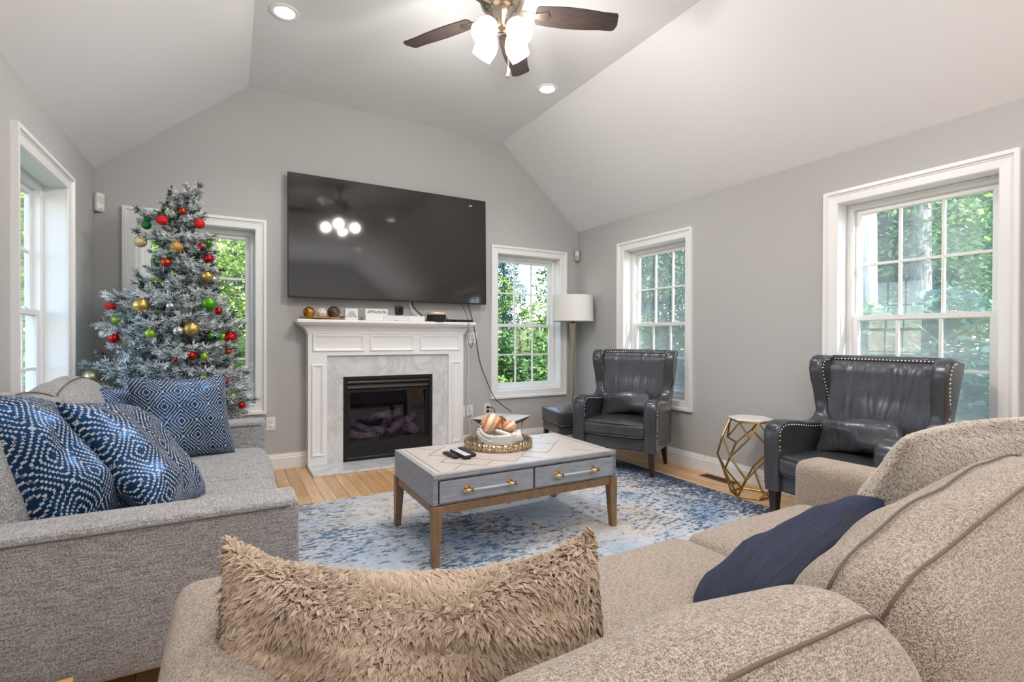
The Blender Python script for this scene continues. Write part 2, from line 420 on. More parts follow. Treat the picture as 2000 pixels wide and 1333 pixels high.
# ---------------------------------------------------------------- the room shell
X0, X1, D, YB = -0.893, 3.647, 4.86, -3.3
ZE, ZF, XL, XR, TH = 2.44, 3.318, 0.141, 2.613, 0.19
WZ0, WZ1 = 0.498, 2.178                      # casing outer heights, windows all alike: 1.00 x 1.68
OPW, OPZ0, OPZ1 = 0.826, 0.585, 2.091        # clear opening
WF = [(-0.222, 'x'), (2.972, 'x')]           # window centres in the front wall
WR = [3.636, 1.488]                          # in the right wall (y)
WLC = [3.69]                                 # in the left wall (y)
def wall_strip(mb, lo, hi, holes, z0, z1, f):
    """boxes of a wall from lo to hi, holes = [(a, b, za, zb)]; f(a, b, za, zb) adds the box"""
    cur = lo
    for a, b, za, zb in sorted(holes):
        f(cur, a, z0, z1); f(a, b, z0, za); f(a, b, zb, z1); cur = b
    f(cur, hi, z0, z1)
w = MB()
fbh = (0.93, 1.74, 0.06, 0.775)
HM = .015
hs = [(c - OPW / 2 - HM, c + OPW / 2 + HM, OPZ0 - HM, OPZ1 + HM) for c, _ in WF] + [fbh]
wall_strip(w, X0 - TH, X1 + TH, hs, -0.3, ZE, lambda a, b, za, zb: w.b2(a, b, D, D + TH, za, zb))
w.prism([(X0 - TH, ZE), (X1 + TH, ZE), (X1, ZE), (XR, ZF), (XR, ZF + .1), (XL, ZF + .1), (XL, ZF), (X0, ZE)][0:8], D, D + TH)
tag(w.build('wall_front', WALL), kind='structure')
w = MB(); hs = [(c - OPW / 2 - HM, c + OPW / 2 + HM, OPZ0 - HM, OPZ1 + HM) for c in WR]
wall_strip(w, YB, D, hs, -0.3, ZE, lambda a, b, za, zb: w.b2(X1, X1 + TH, a, b, za, zb))
tag(w.build('wall_right', WALL), kind='structure')
w = MB(); hs = [(c - OPW / 2 - HM, c + OPW / 2 + HM, OPZ0 - HM, OPZ1 + HM) for c in WLC]
wall_strip(w, YB, D, hs, -0.3, ZE, lambda a, b, za, zb: w.b2(X0 - TH, X0, a, b, za, zb))
tag(w.build('wall_left', WALL), kind='structure')
w = MB(); w.b2(X0 - TH, X1 + TH, YB - TH, YB, -0.3, ZE)
w.prism([(X0 - TH, ZE), (X1 + TH, ZE), (X1, ZE), (XR, ZF), (XL, ZF), (X0, ZE)], YB - TH, YB)
tag(w.build('wall_back', WALL), kind='structure')
c = MB(); t = 0.12
c.prism([(X0 - TH - .1, ZE - .09), (X0, ZE), (XL, ZF), (XR, ZF), (X1, ZE), (X1 + TH + .1, ZE - .09), (X1 + TH + .1, ZE + .06), (XR, ZF + t + .05), (XL, ZF + t + .05), (X0 - TH - .1, ZE + .06)], YB - .1, D + TH + .1)
tag(c.build('ceiling', CEIL), kind='structure')
# floor: dark sub-floor with planks on it
fl = MB(); fl.b2(X0 - .02, X1 + .02, YB, D, -0.08, -0.006)
FLOOR = tag(fl.build('floor', M('sub_floor', (70, 48, 30), 0.8)), kind='structure')
rnd = random.Random(3); pw = 0.0857; n = int((X1 - X0) / pw)
pw = (X1 - X0) / n
for i in range(n):
    y = YB
    first = True
    while y < D - 0.01:
        L = rnd.uniform(0.7, 2.4) if first else rnd.uniform(1.5, 2.5)
        first = False; y2 = min(D, y + L)
        if D - y2 < 0.35: y2 = D
        hgt = rnd.uniform(-0.0004, 0.0)
        g = 0.0009; x = X0 + i * pw
        me = MB().taper((0, 0, -0.006), (pw - 2 * g, y2 - y - 2 * g), (0, 0, hgt), (pw - 2 * g - .001, y2 - y - 2 * g - .001)).mesh('plank')
        link('plank', me, PLANK, FLOOR, loc=(x + pw / 2, (y + y2) / 2, 0))
        y = y2
# baseboards: profile (out from the wall, z)
BBP = [(0, 0), (0.016, 0), (0.016, 0.095), (0.011, 0.103), (0.011, 0.112), (0.006, 0.124), (0.006, 0.132), (0, 0.134)]
def baseboard(name, segs):
    b = MB()
    for fn, a, e in segs:
        vs = [fn(o, z, a) for o, z in BBP] + [fn(o, z, e) for o, z in BBP]; m = len(BBP)
        b.add(vs, [(i, (i + 1) % m, (i + 1) % m + m, i + m) for i in range(m)] + [tuple(range(m)), tuple(range(2 * m - 1, m - 1, -1))])
    tag(b.build(name, WHITE), kind='structure')
ff = lambda o, z, a: (a, D - o, z)
fr = lambda o, z, a: (X1 - o, a, z)
fl_ = lambda o, z, a: (X0 + o, a, z)
baseboard('baseboard_front', [(ff, X0, 0.60), (ff, 2.09, X1)])
baseboard('baseboard_right', [(fr, YB, D)])
baseboard('baseboard_left', [(fl_, YB, D)])

# windows, built along local x, outward = +y, origin at the wall plane under the middle of the casing
CAS = [(0, 0.0), (0, -0.008), (0.006, -0.014), (0.05, -0.016), (0.054, -0.020), (0.060, -0.020), (0.066, -0.030), (0.087, -0.030), (0.087, 0)]
def window(name, loc, rotz, glasslow=True):
    w = struct(name, loc, rotz); zc = (OPZ0 + OPZ1) / 2; oh = OPZ1 - OPZ0
    cs = MB().frame(0, zc, OPW, oh, CAS); cs.build('casing', WHITE, w)
    jb = MB()       # deep jamb boards
    for a, b, za, zb in ((-OPW / 2 - .0145, -OPW / 2, OPZ0, OPZ1), (OPW / 2, OPW / 2 + .0145, OPZ0, OPZ1)): jb.b2(a, b, .0005, TH, za, zb)
    jb.b2(-OPW / 2 - .0145, OPW / 2 + .0145, .0005, TH, OPZ1, OPZ1 + .0145); jb.b2(-OPW / 2 - .0145, OPW / 2 + .0145, .0005, TH, OPZ0 - .0145, OPZ0)
    jb.build('jamb', WHITE, w)
    fw = OPW - 0.002; fh = oh - .002
    MB().frame(0, zc, fw - .07, fh - .07, [(0, .112), (0.012, .105), (.035, .105), (.035, .178), (0, .178), (0, .112)]).build('window_frame', WHITE, w, bevel=.002)
    iw = fw - .07; z0 = OPZ0 + .036; z1 = OPZ1 - .036; zm = z0 + (z1 - z0) * 0.475
    for nm, ya, yb, za, zb in (('upper_sash', .148, .174, zm - .012, z1), ('lower_sash', .118, .144, z0, zm + .022)):
        st = .036; gw = iw - 2 * st; gh = zb - za - 2 * st; gz = (za + zb) / 2
        sa = MB().frame(0, gz, gw, gh, [(0, ya + .006), (.006, ya), (st, ya), (st, yb), (0, yb), (0, ya + .006)]).build(nm, WHITE, w)
        for k in (1, 2):
            MB().b2(-.009, .009, ya + .003, yb - .003, -gh / 2, gh / 2).build('muntin', WHITE, sa, loc=(-gw / 2 + gw * k / 3, 0, gz), bevel=.003)
        MB().b2(-gw / 2, gw / 2, ya + .0035, yb - .0035, -.009, .009).build('muntin', WHITE, sa, loc=(0, 0, gz), bevel=.003)
        pv = None
        for i in range(3):
            for j in range(2):
                if pv is None: pv = MB().b2(-gw / 6, gw / 6, -.0015, .0015, -gh / 4, gh / 4).mesh('pane')
                link('pane', pv, GLASSD if 'dusty' == glasslow else GLASS, sa, loc=(-gw / 2 + gw * (i + .5) / 3, (ya + yb) / 2, gz - gh / 2 + gh * (j + .5) / 2))
        if nm == 'lower_sash':
            for s in (-1, 1):
                MB().b2(-.028, .028, -.012, .012, 0, .006).b2(-.018, .01, -.007, .007, .006, .014).build('sash_lock', WPLAS, sa, loc=(s * gw * .26, ya + .013, zb), bevel=.002)
    if glasslow == 'dusty': MB().b2(-iw / 2, iw / 2, .1795, .1805, z0, zm).build('insect_screen', SCREEN, w)
    return w
window('window_1', (WF[0][0], D, 0), 0)
window('window_2', (WF[1][0], D, 0), 0)
window('window_3', (X1, WR[0], 0), -pi / 2, 'dusty')
window('window_4', (X1, WR[1], 0), -pi / 2, 'dusty')
window('window_5', (X0, WLC[0], 0), pi / 2)

# ---------------------------------------------------------------- recessed lights and ceiling fan
def can_light(x, y, label, e=34):
    t = thing('recessed_light', label, 'light', (x, y, ZF), 0, 'recessed lights in the flat ceiling')
    MB().lathe([(.092, 0), (.092, -.004), (.088, -.007), (.068, -.007), (.062, -.003), (.062, 0)], 32).build('trim_ring', WHITE, t, angle=40)
    MB().lathe([(.0625, -.0015), (.0625, -.004), (.03, -.0052), (.0001, -.0055)], 32, cap=False).build('lens', M('lit_lens', (255, 250, 240), 0.4, emit=(255, 246, 232), estr=9.0), t, smooth=True)
    l = light('recessed_lamp', 'SPOT', (x, y, ZF - .03), e, (1, .985, .965), (0, 0, 0), .06, spot=R(130)); return t
can_light(0.318, 3.64, 'round white recessed light near the top left ceiling crease')
can_light(2.39, 3.63, 'round white recessed light to the right of the fan')
for k, (x, y) in enumerate(((0.318, 1.1), (2.39, 1.1), (0.318, -1.4), (2.39, -1.4))):  # unseen recessed lights, added to brighten the room
    can_light(x, y, ['round white recessed light above the grey loveseat arm, outside the view', 'round white recessed light above the long beige sofa, outside the view',
                     'round white recessed light far behind the camera, window side left', 'round white recessed light far behind the camera, window side right'][k])
FX, FY, FZ = 1.31, 2.45, 2.965
fan = thing('ceiling_fan', 'five-blade ceiling fan with dark blades, polished nickel body and four lit glass shades', 'fan', (FX, FY, FZ))
BLADE = noisy('dark_walnut_blade', (42, 34, 32), (58, 48, 45), 12, (1, 8, 8), 0.42)
MB().lathe([(.0001, .353), (.065, .353), (.07, .335), (.05, .30), (.018, .285), (.018, .12), (.03, .11), (.0001, .10)], 32, cap=False).build('downrod_canopy', NICKEL, fan, smooth=True)
MB().lathe([(.0001, .165), (.05, .165), (.1, .14), (.122, .10), (.126, .065), (.112, .03), (.08, .005), (.062, -.008), (.058, -.03), (.046, -.045), (.040, -.085), (.028, -.10), (.0001, -.104)], 40, cap=False).build('motor_housing', NICKEL, fan, angle=50)
pts = []
for i in range(13): t = i / 12; pts.append((.20 + .445 * t, .062 + .012 * sin(pi * min(1, t * 1.2)) ))
bl = [(x, y) for x, y in pts] + [(.66, .05), (.668, .02), (.655, -.045)] + [(x, -y * .95) for x, y in pts[::-1]]
bl = [(.19, .04)] + bl + [(.19, -.04)]
bm_ = None
for k in range(5):
    a = R(-22 + 72 * k)
    if bm_ is None:
        mb = MB(); nn = len(bl)
        rx = Matrix.Rotation(R(-12), 3, 'X')
        mb.add([rx @ V((x, y, -.003)) for x, y in bl] + [rx @ V((x, y, .003)) for x, y in bl],
               [tuple(range(nn))[::-1], tuple(range(nn, 2 * nn))] + [(i, (i + 1) % nn, (i + 1) % nn + nn, i + nn) for i in range(nn)])
        bm_ = mb.mesh('blade')
        br = MB(); br.add([rx @ V(p) for p in ((.10, -.022, -.004), (.19, -.016, -.008), (.255, -.034, -.008), (.275, 0, -.008), (.255, .034, -.008), (.19, .016, -.008), (.10, .022, -.004))] +
                          [rx @ V(p) for p in ((.10, -.022, .004), (.19, -.016, -.002), (.255, -.034, -.002), (.275, 0, -.002), (.255, .034, -.002), (.19, .016, -.002), (.10, .022, .004))],
                          [tuple(range(7))[::-1], tuple(range(7, 14))] + [(i, (i + 1) % 7, (i + 1) % 7 + 7, i + 7) for i in range(7)])
        br_ = br.mesh('blade_bracket')
    b = link('blade', bm_, BLADE, fan, loc=(0, 0, 0), rot=(0, 0, a), bevel=.001)
    link('blade_bracket', br_, NICKEL, b)
SHADE = M('frosted_lit_glass', (255, 250, 242), 0.35, emit=(255, 228, 196), estr=.62)
BULB = M('lit_bulb', (255, 255, 255), 0.4, emit=(255, 236, 208), estr=14)
for k in range(4):
    a = R(18 + 90 * k); tilt = R(46)
    dirv = V((cos(a) * sin(tilt), sin(a) * sin(tilt), -cos(tilt))); o = V((cos(a) * .045, sin(a) * .045, -.075))
    q = V((0, 0, -1)).rotation_difference(dirv).to_matrix()
    MB().tube([V((cos(a) * .03, sin(a) * .03, -.06)), o, o + dirv * .04], [.014, .016, .022], 12).build('shade_arm', NICKEL, fan, smooth=True)
    sh = MB().lathe([(.024, -.03), (.040, -.045), (.057, -.072), (.064, -.10), (.063, -.128), (.057, -.165), (.054, -.165), (.060, -.128), (.061, -.10), (.054, -.072), (.037, -.047), (.022, -.032)], 28, o, q, cap=False).build('lamp_shade', SHADE, fan, smooth=True)
    MB().sphere(o + dirv * .095, .026, 14, 8).build('bulb', BULB, sh, smooth=True)
    light('fan_lamp', 'POINT', V((FX, FY, FZ)) + o + dirv * .20, 20, (1.0, .95, .90), size=.05)
for (dx, dy, L, nm) in ((.012, -.05, .22, 'pull_chain'), (.045, .0, .165, 'pull_chain')):
    ch = MB().tube([(dx, dy, -.09), (dx, dy, -.13 - L)], .0015, 6).build(nm, NICKEL, fan)
    MB().lathe([(.0001, 0), (.006, -.003), (.007, -.03), (.0001, -.034)], 12, (dx, dy, -.13 - L), cap=False).build('pull_fob', NICKEL, ch, smooth=True)
# ---------------------------------------------------------------- fireplace, mantel, television
FPX0, FPX1, FPY = 0.60, 2.09, 4.72
fp = thing('fireplace', 'white panelled fireplace surround with grey marble and black gas firebox', 'fireplace', (0, 0, 0))
b = MB(); b.b2(FPX0, .762, FPY, D, 0.02, 1.0); b.build('pilaster', WHITE, fp, bevel=.003)
b = MB(); b.b2(1.928, FPX1, FPY, D, 0.02, 1.0); b.build('pilaster', WHITE, fp, bevel=.003)
b = MB(); b.b2(FPX0, FPX1, FPY, D, 1.0, 1.235); b.build('frieze', WHITE, fp, bevel=.003)
PM = [(-.018, 0), (-.014, -.006), (-.006, -.009), (0, -.012), (.006, -.011), (.010, -.004), (.010, 0)]
def panel_mould(cx, cz, w, h, par):
    MB().frame(cx, cz, w, h, [(o, FPY + d) for o, d in PM]).build('panel_moulding', WHITE, par)
for cx, w in ((.862, .43), (1.352, .405), (1.838, .41)): panel_mould(cx, 1.115, w, .135, fp)
for cx in (.681, 2.009): panel_mould(cx, .515, .085, .80, fp)
def sweep_u(prof, x0, x1, yb, yf):
    m = MB(); vs, fs = [], []
    for o, z in prof: vs += [(x0 - o, yb, z), (x0 - o, yf - o, z), (x1 + o, yf - o, z), (x1 + o, yb, z)]
    for j in range(len(prof) - 1):
        for k in range(3): fs.append((j * 4 + k, j * 4 + k + 1, j * 4 + k + 5, j * 4 + k + 4))
    return m.add(vs, fs)
cr = sweep_u([(0, 1.195), (.008, 1.198), (.008, 1.21), (.016, 1.225), (.034, 1.248), (.058, 1.268), (.078, 1.278), (.082, 1.286), (.082, 1.292)], FPX0, FPX1, D, FPY)
cr.build('crown_moulding', WHITE, fp, angle=50)
sh = MB().b2(FPX0 - .098, FPX1 + .098, FPY - .098, D, 1.292, 1.322)
sh.build('mantel_shelf', WHITE, fp, bevel=.008, seg=3)
# marble facing slabs and hearth
m = MB().b2(.762, .905, 4.745, D - .001, 0.02, 1.0); m.build('marble_slab', MARBLE, fp)
m = MB().b2(1.763, 1.928, 4.745, D - .001, 0.02, 1.0); m.build('marble_slab', MARBLE, fp)
m = MB().b2(.9055, 1.7625, 4.745, D - .001, .803, 1.0); m.build('marble_slab', MARBLE, fp)
m = MB().b2(.60, 2.09, 4.405, D - .001, 0.0005, .02); m.build('hearth_slab', MARBLE, fp, bevel=.003)
# firebox
fx0, fx1, fz0, fz1 = .906, 1.762, .021, .802
m = MB().frame((fx0 + fx1) / 2, (fz0 + fz1) / 2, fx1 - fx0 - .05, fz1 - fz0 - .05, [(.025, 4.80), (.025, 4.735), (0, 4.735), (-.012, 4.745), (-.012, 4.80)])
m.build('firebox_trim', BLACKM, fp, bevel=.002)
m = MB().b2(fx0 + .02, fx1 - .02, 4.742, 4.80, fz0 + .02, .185); m.build('lower_panel', BLACKM, fp, bevel=.003)
LOUV = M('louvre_metal', (52, 47, 46), 0.4, 0.5)
for za, zb, yo in ((.742, .778, 4.738), (.692, .725, 4.745)):
    m = MB(); m.add([(fx0 + .03, yo + .02, zb), (fx1 - .03, yo + .02, zb), (fx1 - .03, yo, za), (fx0 + .03, yo, za), (fx0 + .03, yo + .026, zb), (fx1 - .03, yo + .026, zb), (fx1 - .03, yo + .006, za), (fx0 + .03, yo + .006, za)],
                     [(0, 1, 2, 3), (4, 7, 6, 5), (0, 4, 5, 1), (3, 2, 6, 7), (0, 3, 7, 4), (1, 5, 6, 2)])
    m.build('louvre', LOUV, fp)
m = MB().b2(fx0 + .02, fx1 - .02, 4.778, 4.80, .66, .79); m.build('hood_back', BLACKM, fp)
bx0, bx1, bz0, bz1, by0, by1 = .94, 1.73, .16, .685, 4.79, 5.16
m = MB(); m.b2(bx0, bx1, by1, by1 + .02, bz0, bz1); m.b2(bx0 - .008, bx0, by0, by1, bz0, bz1); m.b2(bx1, bx1 + .008, by0, by1, bz0, bz1)
m.b2(bx0, bx1, by0, by1, bz0 - .02, bz0); m.b2(bx0, bx1, by0, by1, bz1, bz1 + .02)
FBRICK = noisy('firebox_liner', (70, 58, 70), (104, 86, 96), 6, rough=.8)
m.build('firebox_liner', FBRICK, fp)
m = MB().frame((bx0 + bx1) / 2, .4225, bx1 - bx0 - .06, .455, [(0, 4.775), (0, 4.765), (.03, 4.765), (.03, 4.785), (0, 4.785), (0, 4.775)]); m.build('glass_door_frame', BLACKM, fp, bevel=.002)
m = MB().b2(bx0 + .03, bx1 - .03, 4.774, 4.778, .195, .65); m.build('firebox_glass', FIREGLASS, fp)
LOG = noisy('charred_oak_log', (120, 104, 112), (214, 196, 186), 14, (1, 1, 1), 0.9, .6, .006, 6, .35, .65)
LOGE = noisy('log_cut_end', (190, 160, 120), (214, 190, 150), 25, rough=.9)
def log(p0, p1, r, seed):
    p0, p1 = V(p0), V(p1); pts = [p0.lerp(p1, i / 9) + V((0, 0, .012 * sin(i * .9 + seed))) for i in range(10)]
    m = MB().tube(pts, [r * (1 + .12 * sin(i * 1.7 + seed)) for i in range(10)], 12)
    for i, p in enumerate(m.v):
        q = V(p); m.v[i] = tuple(q + mnoise.noise_vector(q * 22 + V((seed, 0, 0))) * .012)
    lg = m.build('log', LOG, fp, smooth=True)
    dv = (p1 - p0).normalized(); q = V((0, 0, 1)).rotation_difference(dv).to_matrix()
    MB().lathe([(r * .85, 0), (r * .8, .006), (.0001, .007)], 12, p1 + dv * .0005, q).build('cut_end', LOGE, lg, smooth=True)
log((1.00, 4.93, .34), (1.30, 4.85, .24), .034, 1)
log((.98, 4.85, .25), (1.24, 4.83, .205), .036, 2)
log((1.64, 4.96, .38), (1.36, 4.86, .25), .038, 3)
log((1.52, 4.93, .30), (1.63, 4.835, .23), .048, 4)
log((1.18, 4.99, .36), (1.50, 4.95, .42), .034, 5)
log((1.33, 5.0, .22), (1.40, 4.97, .42), .036, 6)
em = MB()
for i in range(160):
    p = (rnd.uniform(1.0, 1.68), rnd.uniform(4.83, 5.1), .166 + rnd.uniform(0, .02)); em.sphere(p, rnd.uniform(.012, .024), 6, 4)
tag(em.build('embers', noisy('ash_ember', (70, 52, 56), (130, 106, 104), 30, rough=1), fp), kind='stuff')
m = MB().b2(1.02, 1.66, 4.80, 4.83, .161, .19); m.build('burner_tray', M('dark_red_burner', (74, 42, 38), .7), fp, bevel=.004)

# television
tv = thing('television', 'very large flat television with blank dark screen above the mantel', 'television', (1.398, 4.745, 2.062))
tv.rotation_euler = (R(-1.2), 0, 0)
m = MB().b2(-.96, .96, 0, .028, -.547, .547); m.build('cabinet', BLACK, tv, bevel=.004)
scr = newmat('television_screen')
scr[2].inputs['Base Color'].default_value = lin((38, 38, 38)); scr[2].inputs['Roughness'].default_value = 0.06; scr[2].inputs['Specular IOR Level'].default_value = 0.55
m = MB().b2(-.953, .953, -.002, .001, -.534, .541); m.build('screen', scr[0], tv)
m = MB().b2(-.93, .93, .028, .055, -.50, .1); m.build('rear_housing', BLACK, tv, bevel=.01)
m = MB().b2(-.3, .3, .055, .105, -.25, .25); m.build('wall_bracket', BLACKM, tv)
m = MB().b2(.765, .80, -.0028, -.0005, .468, .480); m.build('sticker', M('yellow_sticker', (224, 190, 60), .5), tv)
# things on the mantel
ZM = 1.322
pl = thing('decorative_plate', 'shallow gold leaf-shaped plate holding three balls on the mantel', 'plate', (.70, 4.70, ZM))
n = 40; pv = []
def leafr(a): return (.215 * (abs(cos(a)) ** 1.0) ** .0, .075)
P = MB(); rings = [(0.0001, .004), (.5, .004), (.85, .010), (1.0, .018), (.98, .020), (.8, .013), (.5, .008), (.0001, .008)]
vs, fs = [], []
for r_, z in rings:
    for i in range(n):
        a = 2 * pi * i / n; vs.append((cos(a) * .175 * r_, sin(a) * .085 * r_ * (1 - .25 * cos(a)), z + .01 * r_ * cos(a) ** 2))
for j in range(len(rings) - 1):
    for i in range(n): fs.append((j * n + i, j * n + (i + 1) % n, (j + 1) * n + (i + 1) % n, (j + 1) * n + i))
P.add(vs, fs); P.build('dish', M('polished_gold', (214, 168, 84), .3, 1.0), pl, smooth=True)
MB().tube(hang([(.165, 0, .026), (.205, .0, .03), (.235, -.012, .040), (.26, -.02, .038)], 12), [.008] * 4 + [.006] * 9, 8).build('stem_handle', M('dark_gold', (110, 80, 40), .35, 1.0), pl, smooth=True)
for i, (dx, dy, r, mt, lb) in enumerate((
    (-.093, .01, .050, noisy('gold_leaf_ball', (120, 78, 30), (214, 160, 80), 9, rough=.3, metal=.7), 'copper gold mottled ball at the left on the mantel plate'),
    (.012, -.005, .045, None, 'white ball with black speckles in the middle of the mantel plate'),
    (.113, .0, .055, noisy('brown_bronze_ball', (66, 50, 40), (120, 92, 70), 12, rough=.45, metal=.4), 'dull brown ball at the right on the mantel plate'))):
    if mt is None:
        mt, nt, bb = newmat('speckled_white'); g = NT(nt); v = g.voronoi(g.coord('Object'), 62)
        g.l(g.ramp(v, [(.24, (30, 30, 32)), (.3, (218, 216, 212))]), bb.inputs['Base Color']); bb.inputs['Roughness'].default_value = .5
    o = MB().sphere((0, 0, r), r, 24, 14).build('decor_ball', mt, None, smooth=True, loc=(.70 + dx, 4.70 + dy, ZM + .0135)); tag(o, lb, 'ball', 'decor balls on the mantel plate')
INK = M('black_ink', (30, 30, 32), .8)
def lettering(txt, size, parent, loc, rot=(pi / 2, 0, 0), mat=None, shear=.3, name='lettering'):
    c = bpy.data.curves.new(name, 'FONT'); c.body = txt; c.size = size; c.align_x = 'CENTER'; c.align_y = 'CENTER'; c.shear = shear; c.extrude = .0004; c.space_line = .8
    tmp = bpy.data.objects.new(name + '_outline', c); COL.objects.link(tmp); bpy.context.view_layer.update()
    me = bpy.data.meshes.new_from_object(tmp.evaluated_get(bpy.context.evaluated_depsgraph_get())); bpy.data.objects.remove(tmp); bpy.data.curves.remove(c)
    me.materials.clear(); return link(name, me, mat or INK, parent, loc=loc, rot=rot)
SIGNW = M('white_sign_board', (226, 224, 220), .7)
s = thing('box_sign', 'small squarish white box sign with lines of script on the mantel', 'sign', (.963, 4.69, ZM))
MB().b2(-.056, .056, -.018, .018, 0, .105).build('board', SIGNW, s, bevel=.002)
lettering('love\nfamily\nevery day', .024, s, (0, -.0185, .055))
s = thing('box_sign', 'low wide white box sign lettered momlife standing on the soundbar', 'sign', (1.195, 4.715, ZM + .052))
MB().b2(-.105, .105, -.02, .02, 0, .058).build('board', SIGNW, s, bevel=.002)
lettering('#MomLife', .042, s, (0, -.0205, .03))
s = thing('soundbar', 'slim white soundbar lying along the mantel shelf', 'speaker', (1.375, 4.715, ZM))
for a, b_, nm in ((-.285, -.12, 'end_section'), (-.1195, .125, 'grille'), (.1255, .285, 'end_section')):
    MB().b2(a, b_, -.045, .045, .002, .052 if nm != 'grille' else .051).build(nm, WPLAS if nm != 'grille' else M('pale_grille', (222, 222, 221), .6), s, bevel=.004)
MB().b2(-.012, .012, -.0465, -.044, .005, .010).build('status_light', M('dark_dot', (90, 90, 92), .4), s)
MB().b2(-.27, .27, -.035, .035, 0, .003).build('foot', BLACK, s)
s = thing('wall_box', 'small black rounded square box fixed to the wall under the television', 'box', (1.455, D, 1.432))
MB().rbox((0, -.018, 0), (.078, .034, .078), .012, 8).build('cover', BLACK, s, smooth=True)
MB().lathe([(.018, 0), (.018, .003), (.0001, .003)], 20, (0, -.0345, 0), Matrix.Rotation(pi / 2, 3, 'X')).build('lens', M('lens_black', (6, 6, 8), .1), s, smooth=True)
s = thing('round_speaker', 'short black cylinder with a cream and gold lid on the mantel', 'speaker', (1.79, 4.70, ZM))
MB().lathe([(.0001, 0), (.088, 0), (.094, .006), (.094, .066), (.088, .070), (.0001, .070)], 36, cap=False).build('body', noisy('black_mesh_cloth', (18, 18, 19), (34, 34, 35), 220, rough=.8), s, angle=40)
MB().lathe([(.0001, .0702), (.093, .0702), (.094, .08), (.088, .094), (.0001, .096)], 36, cap=False).build('lid', noisy('cream_gold_lid', (206, 178, 136), (226, 206, 172), 6, rough=.35, metal=.3), s, angle=40)
s = thing('power_adapter', 'small black adapter between the round speaker and flat box', 'adapter', (1.935, 4.70, ZM))
MB().b2(-.035, .035, -.02, .02, 0, .028).build('body', BLACK, s, bevel=.004)
MB().tube(hang([(-.02, 0, .025), (-.05, .02, .05), (-.075, .03, .06)], 10), .004, 6).build('lead', BLACK, s, smooth=True)
s = thing('set_top_box', 'thin flat black box at the right end of the mantel', 'box', (2.06, 4.69, ZM))
MB().b2(-.095, .095, -.05, .05, .002, .026).build('case', BLACK, s, bevel=.004)
MB().b2(-.08, .08, -.04, .04, 0, .003).build('foot', M('rubber_foot', (24, 24, 24), .9), s)
def cable(label, pts, mat, r=.004, name='cable', n=30):
    o = MB().tube(hang(pts, n), r, 6).build(name, mat, None, smooth=True); return tag(o, label, 'cable')
WCORD = M('white_cord', (226, 226, 224), .5); BCORD = M('black_cord', (18, 18, 20), .5)
cable('white cable dropping from the television to the soundbar', [(1.56, 4.83, 1.55), (1.56, 4.80, 1.46), (1.60, 4.77, 1.395), (1.63, 4.745, 1.378)], WCORD, .006)
cable('black cable curving from the television to the soundbar end', [(1.575, 4.84, 1.55), (1.59, 4.81, 1.47), (1.66, 4.79, 1.39), (1.71, 4.79, 1.330)], BCORD, .005)
cable('thin black cable hanging over the mantel edge and looping to the wall socket', [(2.085, 4.80, 1.545), (2.09, 4.67, 1.42), (2.09, 4.598, 1.32), (2.075, 4.59, 1.18), (2.125, 4.62, 1.065), (2.22, 4.79, 1.09), (2.255, 4.83, 1.16)], BCORD, .0028, n=48)
cable('black cable running from the television down to the white console table', [(2.165, 4.80, 1.545), (2.215, 4.79, 1.38), (2.27, 4.81, 1.18), (2.33, 4.835, .92), (2.40, 4.82, .72), (2.45, 4.70, .52), (2.50, 4.45, .412)], BCORD, .0042, n=60)
cable('white cord running down beside the fireplace to the low socket', [(2.195, 4.845, 1.12), (2.20, 4.84, .9), (2.195, 4.84, .6), (2.215, 4.83, .42), (2.235, 4.82, .33), (2.20, 4.81, .29), (2.205, 4.80, .17), (2.17, 4.80, .13)], WCORD, .005, n=60)

# sockets and sensors
def outlet(label, x, z, kind='duplex', w=.072):
    t = thing('wall_outlet', label, 'outlet', (x, D, z))
    MB().b2(-w / 2, w / 2, -.006, 0, -.058, .058).build('cover_plate', WPLAS, t, bevel=.003)
    n_ = max(1, round(w / .072))
    for i in range(n_):
        cx = (i - (n_ - 1) / 2) * .048
        if kind == 'duplex':
            for s_ in (-1, 1):
                fc = MB().rbox((cx, -.007, s_ * .021), (.034, .006, .029), .005, 6).build('socket_face', WPLAS, t, smooth=True)
                sl = MB()
                for k in (-1, 1): sl.b2(cx + k * .0065 - .001, cx + k * .0065 + .001, -.0108, -.0095, s_ * .021 - .002, s_ * .021 + .007)
                sl.build('slot', BLACK, fc)
        elif kind == 'jack':
            MB().b2(cx - .006, cx + .006, -.009, -.005, -.005, .005).build('jack', BLACK, t)
        else:
            MB().b2(cx - .017, cx + .017, -.009, -.005, -.033, .033).build('rocker', WPLAS, t, bevel=.002)
    return t
outlet('white duplex outlet on the wall between the loveseat and fireplace', .314, .406)
outlet('white jack plate just right of the fireplace, low on the wall', 2.225, .395, 'jack')
outlet('white plate half hidden behind the fireplace edge, low on the wall', 2.135, .385, 'blank', .07)
o3 = outlet('white duplex outlet with two black plugs beside the console table', 2.43, .395)
for s_ in (-1, 1):
    MB().rbox((0, -.025, s_ * .021), (.026, .03, .024), .006, 6).build('plug', BLACK, o3, smooth=True)
cable('short black lead from the upper plug to the console table', [(2.43, 4.82, .416), (2.455, 4.76, .41), (2.45, 4.68, .36), (2.44, 4.55, .34)], BCORD, .004)
outlet('double white switch plate on the wall beside the mantel', 2.245, 1.165, 'rocker', .118)
